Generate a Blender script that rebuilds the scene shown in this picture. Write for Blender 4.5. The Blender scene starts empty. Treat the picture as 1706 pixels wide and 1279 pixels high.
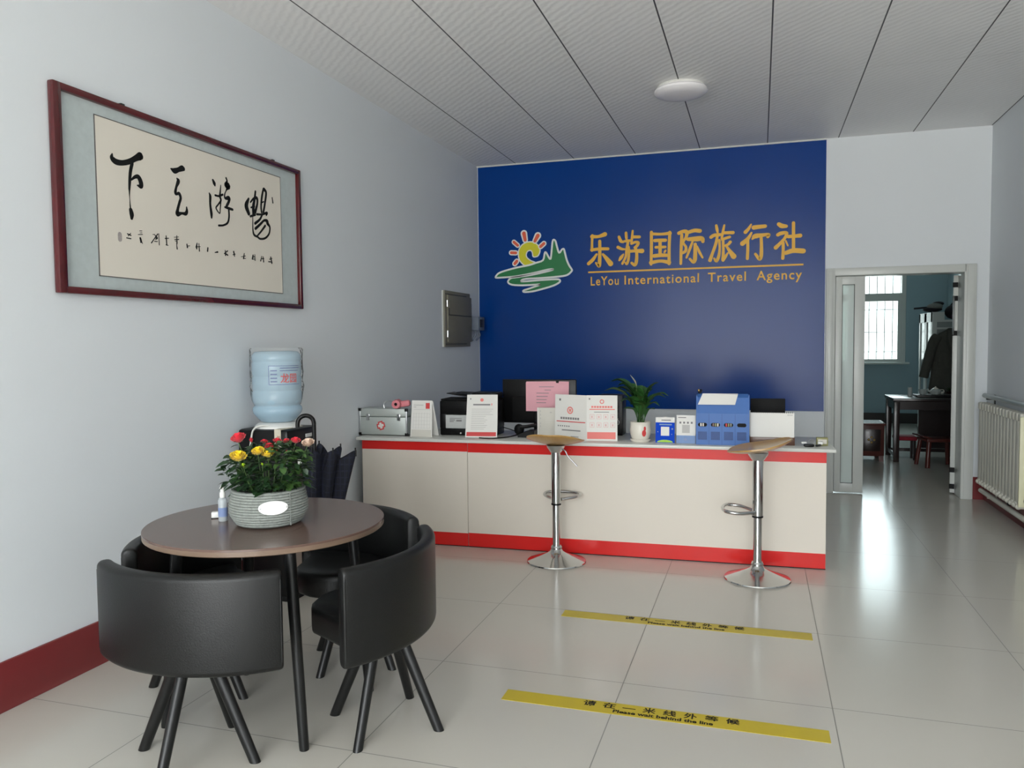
import bpy, bmesh, math, random
from mathutils import Vector, Matrix

# ---------------------------------------------------------------- camera, sky, daylight, exposure
SC = bpy.context.scene
COL = SC.collection
cam_data = bpy.data.cameras.new('camera')
cam = bpy.data.objects.new('camera', cam_data)
COL.objects.link(cam)
cam_data.sensor_fit = 'HORIZONTAL'
cam_data.sensor_width = 36.0
cam_data.lens = 1309.25 / 1706 * 36.0
cam_data.clip_start = 0.05
cam.matrix_world = Matrix(((0.953886, -0.006593, 0.300097, 0.0),
                           (0.300016, 0.052855, -0.952469, 0.0),
                           (-0.009582, 0.998580, 0.052396, 1.4027),
                           (0, 0, 0, 1)))
SC.camera = cam

SC.view_settings.view_transform = 'Standard'
SC.view_settings.look = 'None'
SC.view_settings.gamma = 1.0
SC.view_settings.use_curve_mapping = False
SC.view_settings.exposure = 1.06

SKY_STRENGTH = 5.0
world = bpy.data.worlds.new('overcast_sky')
SC.world = world
world.use_nodes = True
wn = world.node_tree.nodes; wl = world.node_tree.links
wn.clear()
w_out = wn.new('ShaderNodeOutputWorld'); w_bg = wn.new('ShaderNodeBackground')
w_tc = wn.new('ShaderNodeTexCoord'); w_sep = wn.new('ShaderNodeSeparateXYZ'); w_ramp = wn.new('ShaderNodeValToRGB')
w_map = wn.new('ShaderNodeMapRange')
w_map.inputs['From Min'].default_value = -1; w_map.inputs['From Max'].default_value = 1
wl.new(w_tc.outputs['Generated'], w_sep.inputs[0]); wl.new(w_sep.outputs['Z'], w_map.inputs['Value'])
wl.new(w_map.outputs[0], w_ramp.inputs[0])
cr = w_ramp.color_ramp
cr.elements[0].position = 0.0; cr.elements[0].color = (1.30, 1.27, 1.19, 1)      # paving below the horizon
cr.elements[1].position = 1.0; cr.elements[1].color = (1.10, 1.22, 1.32, 1)
for pos, c in ((0.455, (1.20, 1.17, 1.10)), (0.49, (0.62, 0.62, 0.60)), (0.545, (0.66, 0.69, 0.70)), (0.585, (1.45, 1.52, 1.56))):   # paving, buildings along the street, open sky
    e = cr.elements.new(pos); e.color = (*c, 1)
wl.new(w_ramp.outputs[0], w_bg.inputs['Color']); w_bg.inputs['Strength'].default_value = SKY_STRENGTH
wl.new(w_bg.outputs[0], w_out.inputs[0])

def portal(name, loc, rot, sx, sy):
    """marks a real window opening for sampling the sky light that comes through it"""
    d = bpy.data.lights.new(name, 'AREA'); d.shape = 'RECTANGLE'; d.size = sx; d.size_y = sy
    d.cycles.is_portal = True
    o = bpy.data.objects.new(name, d); o.location = loc; o.rotation_euler = rot; COL.objects.link(o)
    return o

# room measures (metres, camera stands above the origin)
XL, XR, YB, ZC = -2.778, 1.879, 7.704, 3.209
YF = -4.2                  # shop front behind the camera
FXL, FXR, FYB = -0.6, 2.92, 14.386     # back room
portal('shopfront_daylight', (-0.4, YF - 0.1, 1.55), (math.radians(90), 0, 0), 4.3, 3.0)
portal('back_window_daylight', (1.5, FYB + 0.1, 1.95), (math.radians(-90), 0, 0), 1.6, 1.9)

# ---------------------------------------------------------------- materials
def lin(c):
    c = c / 255.0
    return c / 12.92 if c <= 0.04045 else ((c + 0.055) / 1.055) ** 2.4
def rgb(r, g, b): return (lin(r), lin(g), lin(b), 1)

def mat(name, col, rough=0.5, metal=0.0, spec=0.5, vary=0.06, vscale=8.0, bump=0.0, bscale=60.0, coat=0.0, coat_rough=0.1, stretch=None, alpha=1.0, trans=0.0, ior=1.45, sheen=0.0):
    m = bpy.data.materials.new(name); m.use_nodes = True
    nt = m.node_tree; b = nt.nodes['Principled BSDF']
    b.inputs['Roughness'].default_value = rough; b.inputs['Metallic'].default_value = metal
    b.inputs['Specular IOR Level'].default_value = spec; b.inputs['IOR'].default_value = ior
    b.inputs['Coat Weight'].default_value = coat; b.inputs['Coat Roughness'].default_value = coat_rough
    b.inputs['Alpha'].default_value = alpha; b.inputs['Transmission Weight'].default_value = trans
    b.inputs['Sheen Weight'].default_value = sheen
    tc = nt.nodes.new('ShaderNodeTexCoord'); mp = nt.nodes.new('ShaderNodeMapping')
    if stretch: mp.inputs['Scale'].default_value = stretch
    nt.links.new(tc.outputs['Object'], mp.inputs[0])
    nz = nt.nodes.new('ShaderNodeTexNoise'); nz.inputs['Scale'].default_value = vscale; nz.inputs['Detail'].default_value = 4
    nt.links.new(mp.outputs[0], nz.inputs['Vector'])
    mx = nt.nodes.new('ShaderNodeMix'); mx.data_type = 'RGBA'
    c = col
    mx.inputs[6].default_value = (c[0]*(1-vary), c[1]*(1-vary), c[2]*(1-vary), 1)
    mx.inputs[7].default_value = (min(1, c[0]*(1+vary)), min(1, c[1]*(1+vary)), min(1, c[2]*(1+vary)), 1)
    nt.links.new(nz.outputs[0], mx.inputs[0]); nt.links.new(mx.outputs[2], b.inputs['Base Color'])
    if bump > 0:
        n2 = nt.nodes.new('ShaderNodeTexNoise'); n2.inputs['Scale'].default_value = bscale; n2.inputs['Detail'].default_value = 3
        nt.links.new(mp.outputs[0], n2.inputs['Vector'])
        bp = nt.nodes.new('ShaderNodeBump'); bp.inputs['Strength'].default_value = bump; bp.inputs['Distance'].default_value = 0.01
        nt.links.new(n2.outputs[0], bp.inputs['Height']); nt.links.new(bp.outputs[0], b.inputs['Normal'])
    return m

def mnode(nt, op, a, b=None, c=None):
    n = nt.nodes.new('ShaderNodeMath'); n.operation = op
    for i, v in enumerate((a, b, c)):
        if v is None: continue
        if isinstance(v, (int, float)): n.inputs[i].default_value = v
        else: nt.links.new(v, n.inputs[i])
    return n.outputs[0]

def seam(nt, coord, offset, pitch, half):
    """1 on a thin line every `pitch` metres"""
    t = mnode(nt, 'DIVIDE', mnode(nt, 'SUBTRACT', coord, offset), pitch)
    fr = mnode(nt, 'FRACT', t)
    d = mnode(nt, 'MULTIPLY', mnode(nt, 'MINIMUM', fr, mnode(nt, 'SUBTRACT', 1.0, fr)), pitch)
    return mnode(nt, 'LESS_THAN', d, half)

def floor_material():
    m = mat('glazed_floor_tile', (0.535, 0.51, 0.455, 1), rough=0.18, spec=0.55, vary=0.035, vscale=1.4)
    nt = m.node_tree; b = nt.nodes['Principled BSDF']
    src = b.inputs['Base Color'].links[0].from_socket
    tc = nt.nodes.new('ShaderNodeTexCoord'); sp = nt.nodes.new('ShaderNodeSeparateXYZ')
    nt.links.new(tc.outputs['Object'], sp.inputs[0])
    g = mnode(nt, 'MAXIMUM', seam(nt, sp.outputs['X'], -0.5256, 0.8, 0.0019), seam(nt, sp.outputs['Y'], 3.1549, 0.8, 0.0019))
    mx = nt.nodes.new('ShaderNodeMix'); mx.data_type = 'RGBA'
    nt.links.new(g, mx.inputs[0]); nt.links.new(src, mx.inputs[6]); mx.inputs[7].default_value = (0.22, 0.21, 0.19, 1)
    nt.links.new(mx.outputs[2], b.inputs['Base Color'])
    r = mnode(nt, 'ADD', mnode(nt, 'MULTIPLY', g, 0.5), 0.17); nt.links.new(r, b.inputs['Roughness'])
    return m

def ceiling_material():
    m = mat('pvc_ceiling_strip', (0.87, 0.87, 0.865, 1), rough=0.45, spec=0.35, vary=0.03, vscale=2)
    nt = m.node_tree; b = nt.nodes['Principled BSDF']
    src = b.inputs['Base Color'].links[0].from_socket
    tc = nt.nodes.new('ShaderNodeTexCoord'); sp = nt.nodes.new('ShaderNodeSeparateXYZ')
    nt.links.new(tc.outputs['Object'], sp.inputs[0])
    g = seam(nt, sp.outputs['X'], 0.058, 0.605, 0.0045)
    h = mnode(nt, 'MULTIPLY', seam(nt, sp.outputs['Y'], 5.81, 3.0, 0.002), 0.25)
    gg = mnode(nt, 'MAXIMUM', g, h)
    mx = nt.nodes.new('ShaderNodeMix'); mx.data_type = 'RGBA'
    nt.links.new(gg, mx.inputs[0]); nt.links.new(src, mx.inputs[6]); mx.inputs[7].default_value = (0.07, 0.07, 0.075, 1)
    nt.links.new(mx.outputs[2], b.inputs['Base Color'])
    wv = nt.nodes.new('ShaderNodeTexWave'); wv.wave_type = 'BANDS'; wv.bands_direction = 'DIAGONAL'
    wv.inputs['Scale'].default_value = 9; wv.inputs['Distortion'].default_value = 2.5; wv.inputs['Detail Scale'].default_value = 2
    nt.links.new(tc.outputs['Object'], wv.inputs[0])
    bp = nt.nodes.new('ShaderNodeBump'); bp.inputs['Strength'].default_value = 0.10; bp.inputs['Distance'].default_value = 0.01
    nt.links.new(wv.outputs['Fac'], bp.inputs['Height']); nt.links.new(bp.outputs[0], b.inputs['Normal'])
    return m

def wood_material(name, c1, c2, rough=0.35, scale=3.0, stretch=(1, 12, 1), coat=0.2):
    m = mat(name, c1, rough=rough, coat=coat, vary=0.0, stretch=stretch)
    nt = m.node_tree; b = nt.nodes['Principled BSDF']
    mx = b.inputs['Base Color'].links[0].from_node
    mx.inputs[6].default_value = c1; mx.inputs[7].default_value = c2
    nz = [n for n in nt.nodes if n.type == 'TEX_NOISE'][0]
    nz.inputs['Scale'].default_value = scale; nz.inputs['Detail'].default_value = 8; nz.inputs['Roughness'].default_value = 0.65
    return m

def plaid_material():
    m = mat('navy_plaid_cloth', rgb(16, 18, 30), rough=0.8, vary=0.15, vscale=20, bump=0.15, bscale=150)
    nt = m.node_tree; b = nt.nodes['Principled BSDF']
    src = b.inputs['Base Color'].links[0].from_socket
    tc = nt.nodes.new('ShaderNodeTexCoord'); sp = nt.nodes.new('ShaderNodeSeparateXYZ'); nt.links.new(tc.outputs['Object'], sp.inputs[0])
    g = mnode(nt, 'MAXIMUM', seam(nt, sp.outputs['Z'], 0, 0.035, 0.003), seam(nt, mnode(nt, 'ADD', sp.outputs['X'], sp.outputs['Y']), 0, 0.03, 0.003))
    mx = nt.nodes.new('ShaderNodeMix'); mx.data_type = 'RGBA'
    nt.links.new(g, mx.inputs[0]); nt.links.new(src, mx.inputs[6]); mx.inputs[7].default_value = rgb(25, 29, 48)
    nt.links.new(mx.outputs[2], b.inputs['Base Color'])
    return m

def thin_glass(name, tint=(0.9, 1, 0.97, 1), refl=0.12, milk=0.0, milk_col=(0.8, 0.85, 0.83, 1)):
    m = bpy.data.materials.new(name); m.use_nodes = True
    nt = m.node_tree; nt.nodes.clear()
    out = nt.nodes.new('ShaderNodeOutputMaterial'); tr = nt.nodes.new('ShaderNodeBsdfTransparent'); tr.inputs[0].default_value = tint
    gl = nt.nodes.new('ShaderNodeBsdfGlossy'); gl.inputs['Roughness'].default_value = 0.03
    lw = nt.nodes.new('ShaderNodeLayerWeight'); lw.inputs['Blend'].default_value = refl
    mix = nt.nodes.new('ShaderNodeMixShader')
    df = nt.nodes.new('ShaderNodeBsdfDiffuse'); df.inputs[0].default_value = milk_col
    m2 = nt.nodes.new('ShaderNodeMixShader'); m2.inputs[0].default_value = milk
    nt.links.new(tr.outputs[0], m2.inputs[1]); nt.links.new(df.outputs[0], m2.inputs[2])
    nt.links.new(lw.outputs['Fresnel'], mix.inputs[0]); nt.links.new(m2.outputs[0], mix.inputs[1]); nt.links.new(gl.outputs[0], mix.inputs[2])
    nt.links.new(mix.outputs[0], out.inputs[0])
    return m

M = {}
M['wall'] = mat('pale_blue_wall_paint', (0.735, 0.772, 0.80, 1), rough=0.62, spec=0.3, vary=0.02, vscale=1.2, bump=0.03, bscale=120)
M['wall_far'] = mat('teal_wall_paint', rgb(150, 172, 180), rough=0.6, spec=0.3, vary=0.03, vscale=1.5)
M['floor'] = floor_material()
M['ceiling'] = ceiling_material()
M['plain_ceiling'] = mat('white_ceiling_paint', rgb(225, 228, 228), rough=0.7, spec=0.2, vary=0.02)
M['maroon'] = mat('maroon_skirting_paint', rgb(120, 42, 44), rough=0.4, vary=0.08, vscale=5)
M['upvc'] = mat('white_upvc', rgb(205, 208, 204), rough=0.28, spec=0.5, vary=0.015)
M['blue_panel'] = mat('blue_sign_film', (0.0012, 0.043, 0.235, 1), rough=0.19, spec=0.26, vary=0.04, vscale=0.8)
M['gold'] = mat('golden_yellow_vinyl', (0.86, 0.47, 0.04, 1), rough=0.45, vary=0.04)
M['vinyl_white'] = mat('white_vinyl', rgb(232, 236, 232), rough=0.45, vary=0.02)
M['vinyl_green'] = mat('green_vinyl', (0.012, 0.20, 0.06, 1), rough=0.45, vary=0.12, vscale=3)
M['vinyl_yellow'] = mat('yellow_vinyl', (0.70, 0.66, 0.02, 1), rough=0.45, vary=0.06)
M['vinyl_red'] = mat('coral_red_vinyl', (0.80, 0.13, 0.06, 1), rough=0.45, vary=0.06)
M['rosewood'] = wood_material('red_lacquered_wood', rgb(92, 22, 28), rgb(60, 14, 18), rough=0.22, scale=6, stretch=(1, 1, 1), coat=0.5)
M['mat_board'] = mat('silver_brocade', rgb(186, 196, 196), rough=0.6, vary=0.10, vscale=38)
M['paper_cream'] = mat('rice_paper', rgb(226, 220, 208), rough=0.75, spec=0.2, vary=0.025, vscale=3)
M['ink'] = mat('black_ink', rgb(16, 18, 18), rough=0.6, spec=0.3, vary=0.1)
M['ink_grey'] = mat('grey_ink', rgb(95, 92, 90), rough=0.6, spec=0.3, vary=0.1)
M['seal'] = mat('faded_seal_ink', rgb(165, 158, 155), rough=0.7, vary=0.3, vscale=200)
M['leather'] = mat('black_faux_leather', rgb(14, 15, 15), rough=0.40, spec=0.45, vary=0.12, vscale=12, bump=0.10, bscale=260)
M['black_metal'] = mat('black_painted_steel', rgb(17, 18, 18), rough=0.38, spec=0.45, vary=0.08)
M['table_wood'] = wood_material('dark_walnut_laminate', rgb(112, 88, 78), rgb(76, 58, 52), rough=0.27, scale=2.2, stretch=(1.5, 9, 1), coat=0.15)
M['table_edge'] = wood_material('pale_wood_edge', rgb(128, 106, 88), rgb(96, 78, 64), rough=0.4, scale=8, stretch=(1, 1, 6))
M['lever_steel'] = mat('dull_steel', (0.30, 0.30, 0.31, 1), rough=0.35, metal=1.0)
M['rope'] = mat('grey_cotton_rope', rgb(148, 153, 148), rough=0.85, spec=0.2, vary=0.28, vscale=90, bump=0.6, bscale=220)
M['leaf'] = mat('dark_rose_leaf', rgb(34, 62, 34), rough=0.42, vary=0.45, vscale=14)
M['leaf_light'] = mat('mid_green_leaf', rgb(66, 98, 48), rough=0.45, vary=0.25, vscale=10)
M['stem'] = mat('green_stem', rgb(70, 96, 52), rough=0.5, vary=0.2)
M['rose_red'] = mat('red_petal', (0.78, 0.03, 0.055, 1), rough=0.6, vary=0.12, vscale=60, sheen=0.2)
M['rose_yellow'] = mat('yellow_petal', (0.90, 0.66, 0.015, 1), rough=0.6, vary=0.08, vscale=60, sheen=0.2)
M['rose_pale'] = mat('pale_peach_petal', (0.80, 0.62, 0.50, 1), rough=0.6, vary=0.08, vscale=60)
M['rose_green'] = mat('lime_bud_petal', (0.42, 0.62, 0.03, 1), rough=0.6, vary=0.12, vscale=60)
M['white_plastic'] = mat('white_plastic', rgb(228, 228, 224), rough=0.35, vary=0.02)
M['white_enamel'] = mat('white_enamel_plate', rgb(250, 250, 248), rough=0.25, vary=0.01)
M['clear_plastic'] = mat('cloudy_clear_plastic', rgb(205, 212, 216), rough=0.15, alpha=0.55, vary=0.02)
M['label_blue'] = mat('blue_grey_label', rgb(120, 138, 178), rough=0.5, vary=0.1)
M['chrome'] = mat('polished_chrome', (0.56, 0.57, 0.57, 1), rough=0.11, metal=1.0, vary=0.01)
M['steel'] = mat('brushed_steel', (0.62, 0.63, 0.64, 1), rough=0.28, metal=1.0, vary=0.03)
M['stool_wood'] = wood_material('honey_bent_plywood', rgb(196, 158, 96), rgb(160, 120, 66), rough=0.3, scale=5, stretch=(1, 6, 1), coat=0.4)
M['counter_white'] = mat('ivory_laminate', rgb(216, 208, 196), rough=0.34, spec=0.5, vary=0.02, vscale=2)
M['counter_top'] = mat('grey_white_laminate', rgb(208, 209, 203), rough=0.3, vary=0.02)
M['counter_red'] = mat('red_laminate', (0.62, 0.020, 0.018, 1), rough=0.24, spec=0.3, vary=0.03)
M['counter_gap'] = mat('shadow_grey_laminate', rgb(120, 116, 110), rough=0.5)
M['tape_yellow'] = mat('yellow_floor_tape', (0.52, 0.40, 0.025, 1), rough=0.4, vary=0.06, vscale=6)
M['box_metal'] = mat('taupe_painted_steel', rgb(126, 122, 108), rough=0.5, vary=0.06, vscale=6)
M['box_dark'] = mat('dark_taupe_gap', rgb(60, 58, 52), rough=0.5)
M['grey_plastic'] = mat('blue_grey_plastic', rgb(112, 122, 138), rough=0.5, vary=0.06)
M['black_plastic'] = mat('black_plastic', rgb(11, 11, 12), rough=0.35, spec=0.35, vary=0.08)
M['black_matte'] = mat('matte_black_plastic', rgb(9, 9, 10), rough=0.6, spec=0.25, vary=0.08)
M['dark_screen'] = mat('dark_grey_plastic', rgb(40, 40, 42), rough=0.4, vary=0.05)
M['printer_grey'] = mat('silver_grey_plastic', rgb(190, 192, 190), rough=0.35, vary=0.03)
M['aluminium'] = mat('matte_aluminium_sheet', rgb(190, 196, 192), rough=0.42, metal=0.35, vary=0.04, vscale=5)
M['paper_white'] = mat('white_paper', rgb(228, 226, 221), rough=0.6, spec=0.3, vary=0.015)
M['paper_shade'] = mat('off_white_card', rgb(208, 204, 194), rough=0.6, vary=0.02)
M['paper_pink'] = mat('pink_paper', rgb(228, 168, 178), rough=0.65, vary=0.03)
M['print_grey'] = mat('grey_print', rgb(130, 128, 128), rough=0.6)
M['print_faint'] = mat('faint_grey_print', rgb(186, 184, 180), rough=0.6)
M['print_red'] = mat('red_print', rgb(206, 66, 66), rough=0.55)
M['print_pale_red'] = mat('salmon_print', rgb(232, 128, 120), rough=0.55)
M['print_pink'] = mat('pale_pink_print', rgb(226, 178, 176), rough=0.6)
M['pink_roll'] = mat('pink_wrapped_foam', rgb(218, 130, 138), rough=0.6, vary=0.12, vscale=40)
M['blue_card'] = mat('bright_blue_card', rgb(6, 66, 190), rough=0.6, spec=0.15, vary=0.03)
M['slate_card'] = mat('slate_blue_card', rgb(96, 130, 180), rough=0.4, vary=0.03)
M['lime_print'] = mat('lime_print', rgb(160, 204, 60), rough=0.5)
M['stand_blue'] = mat('mid_blue_board', rgb(58, 104, 172), rough=0.42, vary=0.03)
M['stand_blue_dark'] = mat('deep_blue_board', rgb(38, 72, 130), rough=0.45, vary=0.1, vscale=80)
M['brown_wood'] = wood_material('brown_base_wood', rgb(104, 70, 52), rgb(80, 52, 38), scale=6)
M['olive'] = mat('olive_plastic', rgb(140, 138, 92), rough=0.5)
M['ceramic'] = mat('white_glazed_ceramic', rgb(226, 220, 208), rough=0.16, vary=0.02)
M['soil'] = mat('dark_potting_soil', rgb(34, 28, 24), rough=0.9, vary=0.4, vscale=80)
M['lily_leaf'] = mat('glossy_deep_green_leaf', rgb(52, 98, 46), rough=0.4, vary=0.3, vscale=9)
M['spathe'] = mat('white_spathe', rgb(232, 232, 222), rough=0.5)
M['radiator'] = mat('cream_radiator_enamel', rgb(206, 204, 192), rough=0.38, vary=0.03)
M['radiator_end'] = mat('lit_cream_enamel', rgb(226, 224, 190), rough=0.38, vary=0.03)  # paler, yellower copy of the enamel; light on the near end painted in
M['pipe'] = mat('silver_painted_pipe', rgb(178, 186, 188), rough=0.3, metal=0.4, vary=0.04)
M['lamp_white'] = mat('opal_lamp_acrylic', rgb(238, 236, 238), rough=0.3, vary=0.01)
M['plaid'] = plaid_material()
M['water_blue'] = mat('translucent_blue_bottle', rgb(172, 202, 220), rough=0.10, alpha=0.66, vary=0.06, vscale=10, spec=0.6)
M['water_wrap'] = thin_glass('crinkled_clear_wrap', (0.99, 0.99, 0.99, 1), refl=0.05, milk=0.12)
_nt = M['water_wrap'].node_tree
_tc = _nt.nodes.new('ShaderNodeTexCoord'); _nz = _nt.nodes.new('ShaderNodeTexNoise'); _mp = _nt.nodes.new('ShaderNodeMapping')
_mp.inputs['Scale'].default_value = (1, 1, 2.6); _nz.inputs['Scale'].default_value = 16
_bp = _nt.nodes.new('ShaderNodeBump'); _bp.inputs['Strength'].default_value = 0.5; _bp.inputs['Distance'].default_value = 0.02
_nt.links.new(_tc.outputs['Object'], _mp.inputs[0]); _nt.links.new(_mp.outputs[0], _nz.inputs['Vector']); _nt.links.new(_nz.outputs[0], _bp.inputs['Height'])
for _n in _nt.nodes:
    if _n.type in ('BSDF_GLOSSY', 'LAYER_WEIGHT'): _nt.links.new(_bp.outputs[0], _n.inputs['Normal'])
    if _n.type == 'BSDF_GLOSSY': _n.inputs['Roughness'].default_value = 0.12
M['print_blue'] = mat('blue_print', rgb(70, 84, 140), rough=0.5)
M['cord_white'] = mat('white_cord', rgb(214, 214, 208), rough=0.5)
M['dark_wood'] = wood_material('dark_rosewood', rgb(42, 24, 22), rgb(26, 15, 14), rough=0.3, scale=6, coat=0.3)
M['red_wood'] = wood_material('reddish_brown_wood', rgb(98, 44, 36), rgb(66, 30, 26), rough=0.35, scale=6, coat=0.2)
M['brass'] = mat('aged_brass', rgb(150, 122, 72), rough=0.4, metal=0.8)
M['red_cloth'] = mat('red_patterned_cloth', rgb(140, 30, 46), rough=0.8, vary=0.5, vscale=60)
M['cabinet_white'] = mat('white_cabinet_paint', rgb(214, 220, 216), rough=0.35, vary=0.02)
M['coat_cloth'] = mat('charcoal_wool', rgb(84, 84, 78), rough=0.9, spec=0.2, vary=0.15, vscale=30, bump=0.3, bscale=120)
M['coat_lining'] = mat('olive_lining', rgb(84, 78, 54), rough=0.85, vary=0.1)
M['bag_dark'] = mat('dark_nylon', rgb(34, 32, 40), rough=0.7, vary=0.3, vscale=30)
M['bag_plum'] = mat('plum_nylon', rgb(78, 46, 66), rough=0.7, vary=0.2, vscale=30)
M['glass'] = thin_glass('dimming_window_glass', (0.68, 0.73, 0.73, 1), 0.10, milk=0.08)  # tint and haze added to dim the bright view and daylight through the pane
M['door_glass'] = thin_glass('frosted_greenish_glass', (0.80, 0.90, 0.86, 1), 0.25, milk=0.75, milk_col=(0.74, 0.82, 0.79, 1))
M['cab_glass'] = mat('dim_cabinet_glass', rgb(110, 128, 132), rough=0.12, vary=0.05)
M['bars'] = mat('grey_security_bar', rgb(126, 132, 132), rough=0.5)
M['tea_glass'] = mat('pale_tea_glass', rgb(200, 208, 206), rough=0.1, alpha=0.75)
M['plant_dark'] = mat('dark_houseplant', rgb(42, 62, 40), rough=0.5, vary=0.3, vscale=40)

# ---------------------------------------------------------------- mesh helpers
def catmull(pts, n=6, closed=False):
    P = [Vector(p) for p in pts]
    if len(P) < 3 and not closed:
        return [P[0].lerp(P[1], i / n) for i in range(n + 1)] if len(P) == 2 else P
    out = []
    N = len(P)
    for i in range(N if closed else N - 1):
        p1, p2 = P[i], P[(i + 1) % N]
        p0 = P[i - 1] if (closed or i > 0) else p1 * 2 - p2
        p3 = P[(i + 2) % N] if (closed or i + 2 < N) else p2 * 2 - p1
        for k in range(n):
            t = k / n
            out.append(0.5 * ((2 * p1) + (p2 - p0) * t + (2 * p0 - 5 * p1 + 4 * p2 - p3) * t * t + (3 * p1 - p0 - 3 * p2 + p3) * t ** 3))
    if not closed: out.append(P[-1])
    return out

def chain_matrix(o):
    m = Matrix.Identity(4)
    while o is not None:
        m = Matrix.Translation(o.location) @ o.rotation_euler.to_matrix().to_4x4() @ m
        o = o.parent
    return m

class MB:
    def __init__(self): self.bm = bmesh.new(); self.layer = 0
    def geom(self, verts, faces):
        vs = [self.bm.verts.new(v) for v in verts]
        for f in faces:
            try: self.bm.faces.new([vs[i] for i in f])
            except ValueError: pass
        return self
    def box(self, c, size, bev=0.0, rot=None, seg=2):
        t = bmesh.new(); bmesh.ops.create_cube(t, size=1.0)
        bmesh.ops.scale(t, vec=size, verts=t.verts)
        if bev > 0: bmesh.ops.bevel(t, geom=list(t.edges), offset=min(bev, min(size) * 0.49), segments=seg, profile=0.5, affect='EDGES')
        m = Matrix.Translation(c)
        if rot is not None: m = m @ (rot.to_4x4() if not isinstance(rot, (int, float)) else Matrix.Rotation(rot, 4, 'Z'))
        bmesh.ops.transform(t, matrix=m, verts=t.verts)
        me = bpy.data.meshes.new('t'); t.to_mesh(me); t.free(); self.bm.from_mesh(me); bpy.data.meshes.remove(me)
        return self
    def bb(self, x0, x1, y0, y1, z0, z1, bev=0.0):
        return self.box(((x0+x1)/2, (y0+y1)/2, (z0+z1)/2), (abs(x1-x0), abs(y1-y0), abs(z1-z0)), bev)
    def loft(self, rings, caps=True, closed=False):
        n = len(rings[0]); vs = [v for r in rings for v in r]; fs = []
        R = len(rings)
        for i in range(R if closed else R - 1):
            a, b = i * n, ((i + 1) % R) * n
            for k in range(n): fs.append((a + k, a + (k+1) % n, b + (k+1) % n, b + k))
        if caps and not closed:
            fs.append(tuple(range(n - 1, -1, -1))); fs.append(tuple((R-1) * n + k for k in range(n)))
        return self.geom(vs, fs)
    def tube(self, pts, r, n=10, closed=False, caps=True):
        P = [Vector(p) for p in pts]; N = len(P)
        rr = r if isinstance(r, (list, tuple)) else [r] * N
        T = []
        for i in range(N):
            a = P[i-1] if (i > 0 or closed) else P[i]; b = P[(i+1) % N] if (i < N-1 or closed) else P[i]
            T.append((b - a).normalized())
        up = Vector((0, 0, 1)) if abs(T[0].z) < 0.9 else Vector((1, 0, 0))
        x = T[0].cross(up).normalized(); rings = []
        for i in range(N):
            x = (x - T[i] * x.dot(T[i])).normalized(); y = T[i].cross(x)
            rings.append([P[i] + (x * math.cos(2*math.pi*k/n) + y * math.sin(2*math.pi*k/n)) * rr[i] for k in range(n)])
        return self.loft(rings, caps, closed)
    def lathe(self, prof, n=36, c=(0, 0, 0), mx=None, wob=None):
        mx = mx or Matrix.Identity(4); c = Vector(c); rings = []
        for (r, z) in prof:
            ring = []
            for k in range(n):
                a = 2 * math.pi * k / n
                q = r * (wob(a, z) if wob else 1)
                ring.append(c + (mx @ Vector((q * math.cos(a), q * math.sin(a), z))))
            rings.append(ring)
        return self.loft(rings, caps=True)
    def prism(self, poly, fn, d0, d1):
        n = len(poly)
        vs = [fn(a, b, d1) for a, b in poly] + [fn(a, b, d0) for a, b in poly]
        fs = [tuple(range(n)), tuple(range(2*n - 1, n - 1, -1))] + [(i, i + n, (i+1) % n + n, (i+1) % n) for i in range(n)]
        return self.geom(vs, fs)
    def rect(self, fn, a0, a1, b0, b1, d0, d1): return self.prism([(a0, b0), (a1, b0), (a1, b1), (a0, b1)], fn, d0, d1)
    def stroke(self, st, fn, d0, d1, n=6, closed=False, k=1.0):
        """brush stroke with varying width and round ends; st = (a, b, width) in metres"""
        S = catmull([(p[0], p[1], p[2]) for p in st], n, closed)
        self.layer += 1; d1 = d1 + self.layer * 0.00006
        N = len(S); L, R = [], []
        for i, s in enumerate(S):
            a = S[i-1] if (i > 0 or closed) else s; b = S[(i+1) % N] if (i < N-1 or closed) else s
            t = Vector((b.x - a.x, b.y - a.y)); t = t.normalized() if t.length > 1e-9 else Vector((1, 0))
            nn = Vector((-t.y, t.x)) * max(s.z, 0.0005) * 0.5 * k
            L.append((s.x + nn.x, s.y + nn.y)); R.append((s.x - nn.x, s.y - nn.y))
        vs, fs = [], []
        for d in (d1, d0):
            vs += [fn(a, b, d) for a, b in L] + [fn(a, b, d) for a, b in R]
        for i in range(N if closed else N - 1):
            j = (i + 1) % N
            fs.append((i, j, N + j, N + i)); fs.append((2*N + i, 3*N + i, 3*N + j, 2*N + j))
            fs.append((i, 2*N + i, 2*N + j, j)); fs.append((N + i, N + j, 3*N + j, 3*N + i))
        self.geom(vs, fs)
        if not closed:
            for idx, sgn in ((0, -1), (N - 1, 1)):
                s = S[idx]; q = S[1] if idx == 0 else S[N-2]
                t = Vector((s.x - q.x, s.y - q.y)).normalized(); nn = Vector((-t.y, t.x)); r = max(s.z, 0.0005) * 0.5 * k
                poly = [(s.x + (nn.x * math.cos(a) + t.x * math.sin(a)) * r, s.y + (nn.y * math.cos(a) + t.y * math.sin(a)) * r) for a in [math.pi * j / 6 for j in range(7)]]
                self.prism(poly, fn, d0, d1 - 0.00003)
        return self
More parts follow.
